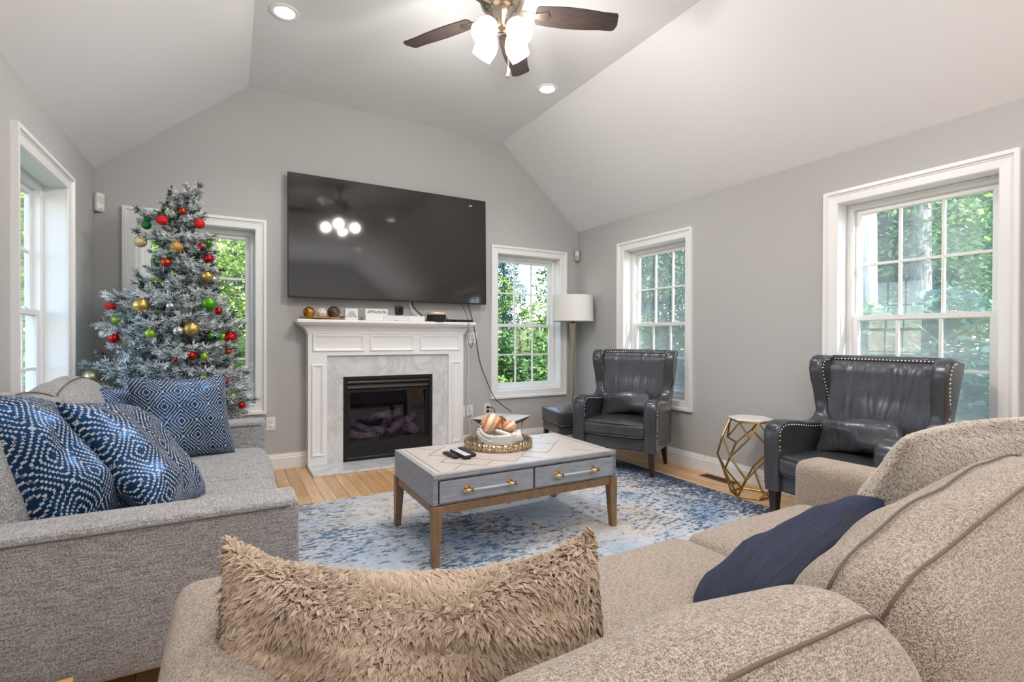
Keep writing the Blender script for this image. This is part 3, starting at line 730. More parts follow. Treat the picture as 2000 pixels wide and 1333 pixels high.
for lb, x, y, z, a in (('white motion sensor high in the left front corner', X0 + .035, D - .035, 2.18, R(45)), ('grey motion sensor high in the corner by the lamp', X1 - .035, D - .035, 2.15, R(-45))):
    t = thing('motion_sensor', lb, 'sensor', (x, y, z), a)
    MB().rbox((0, 0, 0), (.062, .045, .14), .014, 8).build('body', WPLAS if x < 0 else M('grey_plastic', (170, 168, 166), .4), t, smooth=True)
    MB().rbox((0, -.020, .018), (.046, .012, .05), .005, 6).build('sensor_lens', M('lens_white', (214, 214, 212), .5), t, smooth=True)
    MB().b2(-.012, .012, -.0235, -.0215, -.055, -.051).build('indicator', M('indicator_grey', (120, 120, 120), .5), t)
# white console table with black edge between fireplace and ottoman
ct = thing('console_table', 'low table with white top and black edge behind the coffee table', 'table', (2.29, 4.26, 0), R(-53))
m = MB(); m.add([(-.17, -.155, .347), (.17, -.155, .347), (.17, .155, .347), (-.17, .155, .347), (-.215, -.20, .393), (.215, -.20, .393), (.215, .20, .393), (-.215, .20, .393)],
                [(0, 3, 2, 1), (0, 1, 5, 4), (1, 2, 6, 5), (2, 3, 7, 6), (3, 0, 4, 7), (4, 5, 6, 7)])
m.build('tray', BLACK, ct, bevel=.006)
MB().b2(-.215, .215, -.20, .20, .394, .402).build('top', M('white_gloss_top', (232, 232, 232), .12), ct, bevel=.002)
MB().b2(-.06, .12, -.08, .1, .0, .346).build('pedestal', WPLAS, ct, bevel=.006)
for x in (-.155, .155):
    for y in (-.14, .14): MB().tube([(x, y, .347), (x, y, 0)], .005, 8).build('leg', CHROME, ct, smooth=True)
# ---------------------------------------------------------------- rug, vent, coffee table and what lies on it
m = MB().rbox((0, 0, .005), (2.98, 2.75, .0095), .004, 10)
rug = m.build('rug', RUGM, None, smooth=True, loc=(1.73, 2.33, 0.0008)); tag(rug, 'large distressed blue, cream and navy rug under the coffee table', 'rug')
RZ = .0112
vt = thing('floor_vent', 'brown metal floor register beside the right wall', 'vent', (3.525, 2.76, 0))
VB = M('brown_metal', (86, 68, 54), .45, .4)
MB().frame(0, 0, .075, .285, [(0, .001), (0, .004), (.012, .004), (.014, .001)], lambda x, y, z: (x, z, y)).build('vent_frame', VB, vt)
MB().b2(-.0375, .0375, -.1425, .1425, .0006, .0012).build('vent_recess', M('vent_dark', (30, 24, 20), .8), vt)
sl = None
for i in range(15):
    if sl is None: sl = MB().b2(-.036, .036, -.004, .004, .001, .0038).mesh('slat')
    link('slat', sl, VB, vt, loc=(0, -.133 + i * .019, 0))

tx0, tx1, ty0, ty1, tz = .885, 2.065, 2.36, 3.03, .475
tcx, tcy = (tx0 + tx1) / 2, (ty0 + ty1) / 2; hw, hd = (tx1 - tx0) / 2, (ty1 - ty0) / 2
ct = thing('coffee_table', 'grey-washed wood coffee table with two drawers on bronze legs', 'table', (tcx, tcy, RZ))
def zt(z): return z - RZ
b = MB(); b.b2(-hw, hw, -hd + .012, hd, zt(.316), zt(.452)); b.build('case', GREYWOOD, ct, bevel=.003)
b = MB(); b.b2(-hw, hw, -hd, hd, zt(.4525), zt(.475)); b.build('top_board', GREYWOOD, ct, bevel=.002)
for s_ in (-1, 1): MB().b2(s_ * hw - .0012, s_ * hw + .0012, -hd + .002, hd - .002, zt(.318), zt(.474)).build('side_veneer', GREYWOODS, ct)
b = MB(); b.b2(-hw + .022, hw - .022, -hd + .02, hd - .02, zt(.475), zt(.4758)); b.build('parquet_field', TOPWOOD, ct)
INL = M('brass_inlay', (140, 112, 74), .35, .7)
def inlay(x0, y0, x1, y1):
    L = math.hypot(x1 - x0, y1 - y0)
    link('inlay_strip', MB().box((0, 0, 0), (L, .0032, .0012)).mesh('inlay_strip'), INL, ct, loc=((x0 + x1) / 2, (y0 + y1) / 2, zt(.476)), rot=(0, 0, math.atan2(y1 - y0, x1 - x0)))
for s_ in (-1, 1): inlay(s_ * (hw - .05), -hd + .035, s_ * (hw - .05), hd - .035)
ri = random.Random(5); ax_, by_ = .092, .094
nx, ny = 11, 6
for i in range(-nx // 2, nx // 2 + 1):
    for j in range(-ny // 2, ny // 2 + 1):
        if (i + j) % 2: continue
        x, y = i * ax_, j * by_
        for sx, sy in ((1, 1), (1, -1)):
            x2, y2 = x + sx * ax_, y + sy * by_
            if max(abs(x), abs(x2)) > hw - .052 or max(abs(y), abs(y2)) > hd - .035: continue
            if ri.random() < .36: continue
            inlay(x, y, x2, y2)
b = MB()
for y in (-hd + .016, hd - .016): b.b2(-hw + .02, hw - .02, y - .014, y + .014, zt(.272), zt(.3155))
for x in (-hw + .016, hw - .016): b.b2(x - .014, x + .014, -hd + .02, hd - .02, zt(.272), zt(.3155))
b.build('base_rail', BRONZEWOOD, ct, bevel=.002)
for sx in (-1, 1):
    for sy in (-1, 1):
        MB().taper((sx * (hw - .012), sy * (hd - .012), 0), (.036, .036), (sx * (hw - .021), sy * (hd - .021), zt(.3155)), (.056, .056)).build('leg', BRONZEWOOD, ct, bevel=.003)
PULL = M('polished_rose_brass', (226, 190, 142), .18, 1.0)
for k, (a, e) in enumerate(((-hw + .03, -.004), (.004, hw - .03))):
    cx = (a + e) / 2; w_ = e - a - .006
    d = MB().b2(-w_ / 2, w_ / 2, -.013, .006, -.055, .055).build('drawer', GREYWOOD, ct, bevel=.0015, loc=(cx, -hd + .0125, zt(.384)))
    MB().b2(-w_ / 2 - .004, w_ / 2 + .004, .0, .004, -.059, .059).build('shadow_gap', M('dark_gap', (40, 40, 42), .9), ct, loc=(cx, -hd + .009, zt(.384)))
    h = MB().tube([(-.16, -.042, 0), (.16, -.042, 0)], .0065, 12).build('acrylic_bar', ACRYL, d, smooth=True)
    for s_ in (-1, 1):
        MB().tube([(s_ * .125, -.013, 0), (s_ * .125, -.042, 0)], [.011, .008], 12).tube([(s_ * .105, -.042, 0), (s_ * .15, -.042, 0)], .0105, 14).build('pull_mount', PULL, d, smooth=True)
        MB().lathe([(.019, 0), (.019, .003), (.0001, .003)], 18, (s_ * .125, -.0125, 0), Matrix.Rotation(pi / 2, 3, 'X')).build('pull_rosette', PULL, d)
TZ = .4772
# tray
tr = thing('round_tray', 'round mirrored tray with hammered gold rim on the coffee table', 'tray', (1.495, 2.825, TZ))
HAM, nt, bb = newmat('hammered_gold'); g = NT(nt); v = g.voronoi(g.coord('Object'), 60)
bb.inputs['Base Color'].default_value = lin((196, 174, 138)); bb.inputs['Metallic'].default_value = 1; bb.inputs['Roughness'].default_value = .26
g.l(g.bump(v, 1.0, .012), bb.inputs['Normal'])
MB().lathe([(.207, .003), (.207, .044), (.212, .047), (.217, .044), (.219, .030), (.217, .016), (.219, .002), (.207, .0)], 64, cap=False).build('rim', HAM, tr, smooth=True)
MB().lathe([(.0001, .006), (.207, .006), (.207, .001), (.0001, .0)], 64, cap=False).build('mirror_base', M('tray_mirror', (206, 214, 218), .06, .9), tr, angle=40)
# cupped hands of white ceramic
PORC = M('white_porcelain', (232, 226, 220), .22, coat=.4)
hs_ = thing('hands_sculpture', 'white ceramic bowl shaped as two cupped hands on the round tray', 'sculpture', (1.495, 2.825, TZ + .0075), R(-28))
def skin(name, verts, edges, rad, mat, parent, root=0, sub=2, loc=None, rot=None):
    me = bpy.data.meshes.new(name); me.from_pydata([tuple(v_) for v_ in verts], edges, [])
    o = link(name, me, mat, parent, loc=loc, rot=rot)
    sk = o.modifiers.new('skin', 'SKIN'); sk.use_smooth_shade = True
    for i, d_ in enumerate(me.skin_vertices[0].data):
        r_ = rad[i]; d_.radius = r_ if isinstance(r_, tuple) else (r_, r_); d_.use_root = (i == root)
    sb = o.modifiers.new('sub', 'SUBSURF'); sb.levels = sub; sb.render_levels = sub
    return o
def cupped(s_):
    """one hand: wrist at +x, fingers reaching to -x and curling up; palm faces up and in"""
    pm = MB()      # palm as a thick curved shell
    nu, nv = 14, 10; top, bot = [], []
    for i in range(nu + 1):
        for j in range(nv + 1):
            u, v_ = i / nu, j / nv
            x = .115 - u * .165; ang = R(-8) + v_ * R(98)
            rr = .066 + .012 * sin(pi * u) - .016 * max(0, (.25 - u)) * 4
            y = s_ * (.004 + rr * sin(max(0, ang))); z = .070 - rr * cos(ang) * .95 + .012 * (1 - u) * v_
            nrm = V((0, s_ * sin(ang), -cos(ang)))
            p = V((x, y, z)); th = .011 + .006 * sin(pi * u)
            top.append(p - nrm * th * .1); bot.append(p + nrm * th)
    vs = top + bot; k = len(top); fs = []
    W_ = nv + 1
    for i in range(nu):
        for j in range(nv):
            a = i * W_ + j; fs += [(a, a + 1, a + W_ + 1, a + W_), (k + a, k + a + W_, k + a + W_ + 1, k + a + 1)]
    for i in range(nu):
        for j in (0, nv): a = i * W_ + j; fs.append((a, a + W_, k + a + W_, k + a))
    for j in range(nv):
        for i in (0, nu): a = i * W_ + j; fs.append((a, a + 1, k + a + 1, k + a))
    pm.add(vs, fs)
    h = pm.build('palm', PORC, hs_, smooth=True)
    sb = h.modifiers.new('sub', 'SUBSURF'); sb.levels = 1; sb.render_levels = 1
    for f in range(4):
        ang = R(8 + 25 * f); rr = .068; L = (.072, .082, .078, .060)[f]
        y = s_ * (.006 + rr * sin(ang)); z = .071 - rr * cos(ang)
        pts = [(-.035, y, z), (-.060, y * .97, z + .001), (-.060 - L * .45, y * .86, z + .012 + .006 * (3 - f)), (-.060 - L * .75, y * .76, z + .030 + .008 * (3 - f)), (-.060 - L * .9, y * .66, z + .046 + .009 * (3 - f))]
        MB().tube(hang(pts, 16), [.0125 - .0045 * i / 16 for i in range(len(hang(pts, 16)))], 10).build('finger', PORC, hs_, smooth=True)
    pts = [(.075, s_ * .066, .068), (.045, s_ * .078, .082), (.012, s_ * .075, .094), (-.012, s_ * .066, .100)]
    MB().tube(hang(pts, 15), [.015 - .005 * i / 15 for i in range(len(hang(pts, 15)))], 10).build('thumb', PORC, hs_, smooth=True)
    MB().tube(hang([(.095, s_ * .03, .05), (.125, s_ * .034, .055), (.148, s_ * .034, .062)], 8), [.036, .032, .029, .028, .028, .028, .029, .029, .029][:len(hang([(.095, 0, 0), (.12, 0, 0), (.14, 0, 0)], 8))], 14).build('wrist', PORC, hs_, smooth=True)
cupped(-1); cupped(1)
MB().rbox((.01, 0, .012), (.17, .075, .024), .011, 8).build('foot', PORC, hs_, smooth=True)
# shells and wicker balls lying in the hands
def shell(loc, r, rotm, label):
    mt = MATS.get('striped_shell')
    if mt is None:
        mt, nt, bb = newmat('striped_shell'); g = NT(nt); t = g.n('ShaderNodeTexCoord'); sp = g.n('ShaderNodeSeparateXYZ'); g.l(t.outputs['UV'], sp.inputs[0])
        fr_ = g.math('FRACT', g.math('MULTIPLY', sp.outputs[1], 3.0)); nz = g.noise(g.coord('UV', (2, 30, 1)), 3, 2)
        f = g.math('ADD', fr_, g.math('MULTIPLY', nz, .3))
        g.l(g.ramp(f, [(.1, (244, 224, 200)), (.38, (244, 214, 186)), (.5, (196, 116, 58)), (.72, (206, 132, 76)), (.84, (242, 214, 186)), (1.0, (150, 84, 50))]), bb.inputs['Base Color'])
        bb.inputs['Roughness'].default_value = .25
    turns, nu, nv = 3.2, 96, 14; vs, fs, uv = [], [], []
    for i in range(nu + 1):
        t_ = i / nu; th = t_ * turns * 2 * pi; sc = r * math.exp(-1.0 * (1 - t_) * 2.3)
        c = V((cos(th) * sc * .42, sin(th) * sc * .42, (1 - t_) * 0 + r * .95 - 1.45 * sc * .72)); rad = sc * .62
        for j in range(nv):
            a = 2 * pi * j / nv
            vs.append(c + (V((cos(th), sin(th), 0)) * cos(a) + V((0, 0, 1.15)) * sin(a)) * rad); uv.append((t_, j / nv))
    for i in range(nu):
        for j in range(nv): a, b_ = i * nv + j, i * nv + (j + 1) % nv; fs.append((a, b_, b_ + nv, a + nv))
    fs.append(tuple(nu * nv + j for j in range(nv)))
    me = bpy.data.meshes.new('sea_shell'); me.from_pydata([tuple(rotm @ p) for p in vs], [], fs)
    ul = me.uv_layers.new(name='uv')
    for lp in me.loops: ul.data[lp.index].uv = uv[lp.vertex_index]
    o = link('sea_shell', me, mt, None, smooth=True, loc=loc); tag(o, label, 'shell', 'striped shells in the ceramic hands'); return o
bx, by = 1.495, 2.825
shell((bx - .045, by - .005, TZ + .128), .088, Matrix.Rotation(R(-70), 3, V((.5, 1, 0)).normalized()), 'large orange and cream striped snail shell in the ceramic hands')
shell((bx + .060, by - .038, TZ + .108), .062, Matrix.Rotation(R(-40), 3, V((.5, 1, 0)).normalized()), 'smaller orange striped shell at the wrist side of the ceramic hands')
def wicker(loc, r, label, seed):
    q = random.Random(seed); m = MB()
    for k in range(22):
        ax = V((q.uniform(-1, 1), q.uniform(-1, 1), q.uniform(-1, 1))).normalized(); u = ax.orthogonal().normalized(); v_ = ax.cross(u); rr = r * q.uniform(.9, 1)
        m.tube([u * cos(2 * pi * i / 18) * rr + v_ * sin(2 * pi * i / 18) * rr for i in range(18)], .0022, 5, closed=True)
    o = m.build('wicker_ball', noisy('brown_twig', (92, 56, 34), (176, 120, 78), 60, rough=.7), None, smooth=True, loc=loc); tag(o, label, 'ball', 'woven twig balls in the ceramic hands')
wicker((bx + .04, by + .05, TZ + .135), .042, 'brown woven twig ball behind the small striped shell', 1)
wicker((bx - .005, by + .082, TZ + .145), .036, 'brown woven twig ball peeping over the large striped shell', 2)
# remotes
def remote(loc, rz, L, w_, h, label, whitetop, seed):
    t = thing('remote_control', label, 'remote', loc, rz, 'remote controls on the coffee table')
    MB().rbox((0, 0, h / 2), (w_, L, h), min(w_, h) * .32, 8).build('body', M('remote_black', (20, 20, 22), .4), t, smooth=True)
    if whitetop:
        MB().rbox((0, 0, h + .0005), (w_ * .86, L * .95, .004), .0018, 6).build('face_plate', M('silver_face', (206, 206, 208), .3), t, smooth=True)
        MB().rbox((0, L * .36, h + .0028), (w_ * .5, .035, .0014), .0006, 4).build('display', M('remote_grey', (150, 150, 152), .4), t)
    else:
        q = random.Random(seed)
        bt = None
        for j in range(int(L / .018) - 1):
            for i in (-1, 0, 1):
                if bt is None: bt = MB().rbox((0, 0, 0), (w_ * .2, .008, .003), .0012, 4).mesh('button')
                link('button', bt, M('button_grey', (64, 64, 68), .5), t, loc=(i * w_ * .27, -L / 2 + .018 + j * .018, h))
remote((1.118, 2.70, TZ), R(4), .155, .036, .014, 'small black remote, leftmost on the coffee table', False, 1)
remote((1.170, 2.685, TZ), R(1), .21, .046, .022, 'long remote with silver face between two black ones', True, 2)
remote((1.226, 2.72, TZ), R(-3), .20, .046, .020, 'black remote with grey buttons beside the round tray', False, 3)

# ---------------------------------------------------------------- wing chairs, ottoman, lamp, side table
def profile_panel():
    """outline (y forward, z) of one side: arm, wing and back edge"""
    P = [(.325, .20), (.335, .30), (.335, .55), (.325, .595), (.30, .625), (.25, .638), (.15, .634), (.05, .620), (-.04, .612), (-.09, .616), (-.13, .638), (-.155, .68),
         (-.162, .74), (-.15, .81), (-.132, .88), (-.124, .95), (-.135, 1.005), (-.165, 1.035), (-.20, 1.045), (-.325, 1.04), (-.35, 1.02), (-.30, .80), (-.27, .55), (-.25, .35), (-.245, .20)]
    return P
def wing_chair(label, loc, rz):
    t = thing('wingback_chair', label, 'chair', loc, rz, 'charcoal leather wingback chairs')
    P = profile_panel(); n = len(P)
    def xo(y, z, s_):      # outer face of the side
        fl = .03 * max(0, (z - .62) / .42)
        return s_ * (.375 + fl - .04 * max(0, (-y - .05) / .28) * (1 if z < .7 else .6))
    for s_ in (-1, 1):
        bm = bmesh.new()
        th = .105
        vo = [bm.verts.new((xo(y, z, s_), y, z)) for y, z in P]
        vi = [bm.verts.new((xo(y, z, s_) - s_ * (th if z < .66 else th * .82), y, z)) for y, z in P]
        bm.faces.new(vo); bm.faces.new(vi[::-1])
        rim = []
        for i in range(n): bm.faces.new((vo[i], vi[i], vi[(i + 1) % n], vo[(i + 1) % n]))
        bmesh.ops.recalc_face_normals(bm, faces=bm.faces)
        ed = [e for e in bm.edges if (len(e.link_faces) == 2 and any(len(f.verts) > 4 for f in e.link_faces))]
        bmesh.ops.bevel(bm, geom=ed, offset=.022, segments=3, affect='EDGES', profile=.6)
        bmesh.ops.triangulate(bm, faces=[f for f in bm.faces if len(f.verts) > 4])
        me = bpy.data.meshes.new('arm_and_wing'); bm.to_mesh(me); bm.free()
        link('arm_and_wing', me, LEATHER, t, angle=45)
    # seat and rail
    MB().rbox((0, .02, .255), (.60, .56, .11), .02, 10).build('seat_rail', LEATHER, t, smooth=True)
    MB().rbox((0, .055, .372), (.56, .555, .125), .035, 14, (0, .01, .028)).build('seat_cushion', LEATHER, t, smooth=True)
    pp = []
    for a, b_ in ((-.268, .322), (.268, .322), (.268, -.19), (-.268, -.19)): pp.append((a, b_))
    for z in (.425, .318):
        MB().tube([(-.268, -.19, z), (-.27, .30, z), (-.25, .327, z), (-.12, .337, z), (0, .340, z), (.12, .337, z), (.25, .327, z), (.27, .30, z), (.268, -.19, z)], .0055, 6).build('piping', LEATHER, t, smooth=True)
    # back
    m = MB(); nu, nv = 16, 16
    def bp(u, v_, d):
        z = .40 + v_ * .645; w_ = .265 + .05 * v_
        y = -.185 - .105 * v_ + d - .02 * (1 - u * u) * v_ + (.03 * sin(pi * min(1, v_ * 1.6)) * (1 - u * u) if d > .05 else 0)
        if d > .05 and v_ > .9: y -= (v_ - .9) * .45
        return (u * w_, y, z)
    grid = []
    for d in (.06, -.05):
        for i in range(nu + 1):
            for j in range(nv + 1): grid.append(bp(2 * i / nu - 1, j / nv, d))
    fs = []; k = (nu + 1) * (nv + 1); W_ = nv + 1
    for i in range(nu):
        for j in range(nv): a = i * W_ + j; fs += [(a, a + W_, a + W_ + 1, a + 1), (k + a, k + a + 1, k + a + W_ + 1, k + a + W_)]
        for j in (0, nv): a = i * W_ + j; fs.append((a, a + W_, k + a + W_, k + a))
    for j in range(nv):
        for i in (0, nu): a = i * W_ + j; fs.append((a, a + 1, k + a + 1, k + a))
    m.add(grid, fs); m.build('backrest', LEATHERF, t, angle=60)
    MB().tube([(-.30, -.272, 1.022), (-.15, -.284, 1.024), (0, -.287, 1.024), (.15, -.284, 1.024), (.30, -.272, 1.022)], .024, 12).build('top_roll', LEATHER, t, smooth=True)
    # nailheads: one joined row per edge
    nb = MB()
    def nail(p, nrm):
        q = V((0, 0, 1)).rotation_difference(V(nrm)).to_matrix()
        nb.lathe([(.0072, 0), (.006, .0028), (.003, .0048), (.0001, .0052)], 6, p, q, cap=False)
    path = [V((0, y, z)) for y, z in [(.313, .24), (.313, .30), (.313, .55), (.302, .585), (.28, .604), (.245, .613), (.15, .609), (.05, .595), (-.04, .588), (-.10, .592), (-.15, .618), (-.182, .67), (-.188, .74), (-.176, .81), (-.158, .88), (-.150, .945), (-.162, .99), (-.185, 1.01), (-.22, 1.018)]]
    path = hang(path, 240); acc = 0; last = None
    for i in range(1, len(path)):
        acc += (path[i] - path[i - 1]).length
        if last is None or acc - last >= .0215:
            last = acc; p = path[i]
            for s_ in (-1, 1):
                xx = xo(p.y, p.z, s_); th = .105 if p.z < .66 else .105 * .82
                nail((xx + s_ * .0005, p.y, p.z), (s_, 0, 0))
                if p.z > .45 : nail((xx - s_ * (th + .0005), p.y, p.z), (-s_, 0, 0))
    for i in range(29):
        u = -1 + 2 * i / 28; nail((u * .285, -.248 - .014 * (1 - u * u), 1.022), (0, 1, .1))
    tag(nb.build('nailhead_trim', CHROME, t, smooth=True), kind='stuff')
    for sx in (-1, 1):
        MB().taper((sx * .325, .285, 0), (.034, .034), (sx * .325, .285, .203), (.055, .055)).build('leg', DARKWOOD, t, bevel=.003)
        MB().taper((sx * .285, -.27, -.0105), (.030, .030), (sx * .285, -.20, .203), (.048, .055)).build('leg', DARKWOOD, t, bevel=.003)
    return t
wa = math.atan2(.866, .5)
C1 = V((2.70 + .5 * (3.075 - 2.70), 3.655 + .5 * (3.005 - 3.655)))      # middle of chair 1's front edge
def chair_at(front_mid, fdeg, label):
    f = V((cos(R(fdeg)), sin(R(fdeg)))); o = front_mid - f * .335
    return wing_chair(label, (o.x, o.y, RZ), R(fdeg - 90))
ch1 = chair_at(V((2.858, 3.31)), 208, 'charcoal leather wingback chair by the corner lamp, with nailhead trim')
ch2 = chair_at(V((2.925, 1.61)), 176, 'charcoal leather wingback chair in front of the large right window')
# the rug passes under chair 1's front legs
def leather_pillow(chair, label, w_=.47, h_=.215):
    f = chair.matrix_basis
    m = MB().rbox((0, 0, 0), (w_, .11, h_), .05, 16, (0, .035, .0), wob=.035, seed=w_ * 10)
    for i, p in enumerate(m.v):
        x, y, z = p; k = max(0, abs(x) / (w_ / 2)) ** 3; m.v[i] = (x, y * (1 - .55 * k), z * (1 + .14 * k))
    me = m.mesh('lumbar_pillow')
    o = link('lumbar_pillow', me, LEATHERF, None, smooth=True); sb = o.modifiers.new('sub', 'SUBSURF'); sb.levels = 1; sb.render_levels = 1
    o.matrix_world = Matrix.Translation(chair.location) @ Matrix.Rotation(chair.rotation_euler.z, 4, 'Z') @ Matrix.Translation((0, -.02, .57)) @ Matrix.Rotation(R(22), 4, 'X') @ Matrix.Rotation(R(7), 4, 'Y')
    tag(o, label, 'pillow', 'leather lumbar pillows on the wingback chairs'); return o
leather_pillow(ch1, 'charcoal leather lumbar pillow on the chair by the corner lamp')
leather_pillow(ch2, 'charcoal leather lumbar pillow on the chair at the large window')

ot = thing('ottoman', 'charcoal leather ottoman with piped cushion between lamp and wingback chair', 'ottoman', (3.10, 4.245, 0), R(-12))
MB().rbox((0, 0, .245), (.45, .47, .09), .015, 10).build('base', LEATHER, ot, smooth=True)
MB().rbox((0, 0, .36), (.47, .49, .135), .025, 14, (.006, .006, .035)).build('cushion', LEATHER, ot, smooth=True)
for z in (.295, .42):
    MB().tube([(-.232, -.225, z), (-.215, -.244, z), (.215, -.244, z), (.232, -.225, z), (.232, .225, z), (.215, .244, z), (-.215, .244, z), (-.232, .225, z)], .0055, 6, closed=True).build('piping', LEATHER, ot, smooth=True)
for sx in (-1, 1):
    for sy in (-1, 1): MB().taper((sx * .205, sy * .215, 0), (.03, .03), (sx * .19, sy * .2, .205), (.05, .05)).build('leg', DARKWOOD, ot, bevel=.003)

lp = thing('floor_lamp', 'floor lamp with white drum shade and slim gold trumpet stem in the corner', 'lamp', (3.385, 4.60, 0))
MB().lathe([(.0001, 0), (.115, 0), (.118, .006), (.115, .016), (.03, .024), (.016, .04), (.013, .09), (.013, .75), (.016, 1.0), (.024, 1.16), (.036, 1.27), (.043, 1.33), (.0001, 1.335)], 36, cap=False).build('stem', M('satin_champagne_metal', (196, 182, 158), .3, 1.0), lp, angle=50)
MB().lathe([(.228, 1.355), (.232, 1.355), (.226, 1.645), (.222, 1.645), (.228, 1.355)], 48, cap=False).build('lamp_shade', LAMPSHADE, lp, angle=40)
MB().lathe([(.0001, 1.60), (.223, 1.60), (.223, 1.603), (.0001, 1.603)], 36, cap=False).build('diffuser', LAMPSHADE, lp)
MB().tube([(0, 0, 1.33), (0, 0, 1.42)], .014, 10).build('socket', BRASS, lp, smooth=True)
MB().sphere((0, 0, 1.47), .03, 14, 8).build('bulb', M('white_bulb', (240, 238, 232), .4), lp, smooth=True)

st = thing('side_table', 'geometric gold wire drum table with white top beside the wingback chair', 'table', (3.385, 2.375, 0))
GW = M('brushed_gold_wire', (172, 138, 84), .32, 1.0)
lev = []
for (z, r, off) in ((.006, .135, 0), (.17, .21, 30), (.31, .235, 0), (.43, .205, 30), (.555, .14, 0)):
    lev.append([V((r * cos(R(60 * k + off)) * (1 + .06 * sin(k * 2.3 + z * 9)), r * sin(R(60 * k + off)) * (1 + .06 * sin(k * 1.7 + z * 5)), z + (.035 * sin(k * 2.1 + z * 20) if .1 < z < .5 else 0))) for k in range(6)])
def rod(a, b_): MB().tube([a, b_], .0075, 6).build('wire_rod', GW, st)
for k in range(6): rod(lev[0][k], lev[0][(k + 1) % 6]); rod(lev[4][k], lev[4][(k + 1) % 6])
for k in range(6):
    rod(lev[0][k], lev[1][k]); rod(lev[1][k], lev[2][(k + 1) % 6] if k % 2 else lev[2][k]); rod(lev[2][k], lev[3][k]); rod(lev[3][k], lev[4][k])
    if k % 2 == 0: rod(lev[0][(k + 1) % 6], lev[1][k]); rod(lev[2][(k + 1) % 6], lev[3][k])
    else: rod(lev[3][k], lev[4][(k + 1) % 6]); rod(lev[1][k], lev[2][k])
MB().lathe([(.0001, .561), (.150, .561), (.154, .568), (.150, .576), (.0001, .576)], 6, cap=False).build('marble_top', M('white_marble_top', (234, 230, 224), .25), st)
# ---------------------------------------------------------------- loveseat along the left wall
ls = thing('loveseat', 'light grey heather loveseat standing along the left wall', 'sofa', (0, 0, 0))
LY0, LY1, LX0, LX1 = 1.805, 3.735, -.868, .185
SEAM = M('seam_thread', (104, 99, 95), .9)
def arm(y0, y1, xf, ztop, par):
    m = MB().rbox(((LX0 + xf) / 2, (y0 + y1) / 2, (.175 + ztop) / 2), (xf - LX0, y1 - y0, ztop - .175), .018, 14, (.004, .003, .004))
    return m.build('arm', GREYFAB, par, smooth=True)
a1 = arm(LY0, 1.98, .203, .625, ls); a2 = arm(3.56, LY1, .203, .63, ls)
for a_, yo in ((a1, LY0 - .0035), (a2, 3.5565)):
    MB().tube([(LX0 + .03, yo, .606), (-.3, yo - .0025, .606), (.16, yo, .606), (.1895, yo + .012, .606)], .0028, 6).build('welt_seam', SEAM, a_, smooth=True)
MB().tube([(.196, LY0 + .007, .19), (.196, LY0 + .007, .603)], .0028, 6).build('welt_seam', SEAM, a1, smooth=True)
MB().rbox(((LX0 + .15) / 2, (LY0 + LY1) / 2, .25), (.15 - LX0, LY1 - LY0 - .04, .15), .02, 8).build('seat_frame', GREYFAB, ls, smooth=True)
MB().rbox((-.80, (LY0 + LY1) / 2, .44), (.135, LY1 - LY0 - .02, .54), .03, 12).build('back_frame', GREYFAB, ls, smooth=True)
for k, (y0, y1) in enumerate(((1.985, 2.765), (2.775, 3.555))):
    MB().rbox((-.255, (y0 + y1) / 2, .40), (.90, y1 - y0, .155), .05, 16, (.02, .004, .028), wob=.004, seed=k).build('seat_cushion', GREYFAB, ls, smooth=True)
    rot = Matrix.Rotation(R(-11), 3, 'Y')
    bc = MB().rbox((-.655, (y0 + y1) / 2, .685), (.19, y1 - y0 - .01, .47), .07, 18, (.05, .0, .05), rot=rot, wob=.012, seed=k + 4)
    b = bc.build('back_cushion', GREYFAB, ls, smooth=True)
    sg = (y1 - y0) / 2 - .03
    pts = [rot @ V((.078, -sg, z)) for z in (.0,)]
    L_ = []
    for i in range(13):
        u = -1 + 2 * i / 12; L_.append(rot @ V((.06, u * sg, .225 + .045 * (1 - u * u))) + V((-.655, (y0 + y1) / 2, .685)))
    MB().tube(L_, .003, 5).build('welt_seam', SEAM, b, smooth=True)
for x in (-.80, .10):
    for y in (LY0 + .09, LY1 - .09): MB().taper((x, y, RZ if x > .2 else .0005), (.035, .035), (x, y, .18), (.05, .05)).build('leg', DARKWOOD, ls, bevel=.003)

# ---------------------------------------------------------------- long beige sofa in front of the camera
sf = thing('sofa', 'long beige tweed sofa seen from behind its back cushions', 'sofa', (0, 0, 0))
SX0, SX1, SY0, SY1 = -.105, 2.375, .17, 1.30
DSEAM = M('brown_piping', (112, 95, 84), .9)
for x0, x1 in ((SX0, .075), (2.185, SX1)):
    MB().rbox(((x0 + x1) / 2, (SY0 + SY1 + .03) / 2, .403), (x1 - x0, SY1 + .03 - SY0, .45), .045, 16, (.004, .004, .006)).build('arm', BEIGEFAB, sf, smooth=True)
MB().rbox(((SX0 + SX1) / 2, .73, .24), (SX1 - SX0 - .06, 1.06, .16), .02, 10).build('seat_frame', BEIGEFAB, sf, smooth=True)
MB().rbox(((SX0 + SX1) / 2, .225, .445), (SX1 - SX0, .13, .55), .05, 16).build('back_frame', BEIGEFAB, sf, smooth=True)
sx = [.08, .735, 1.435, 2.18]
for k in range(3):
    x0, x1 = sx[k] + .003, sx[k + 1] - .003
    MB().rbox(((x0 + x1) / 2, .805, .385), (x1 - x0, .96, .15), .055, 18, (.004, .022, .024), wob=.004, seed=k + 9).build('seat_cushion', BEIGEFAB, sf, smooth=True)
for x in (SX0 + .09, SX1 - .09):
    for y in (.25, 1.2): MB().taper((x, y, RZ if y > 1 and x > .3 else .0005), (.035, .035), (x, y, .18), (.05, .05)).build('leg', DARKWOOD, sf, bevel=.003)
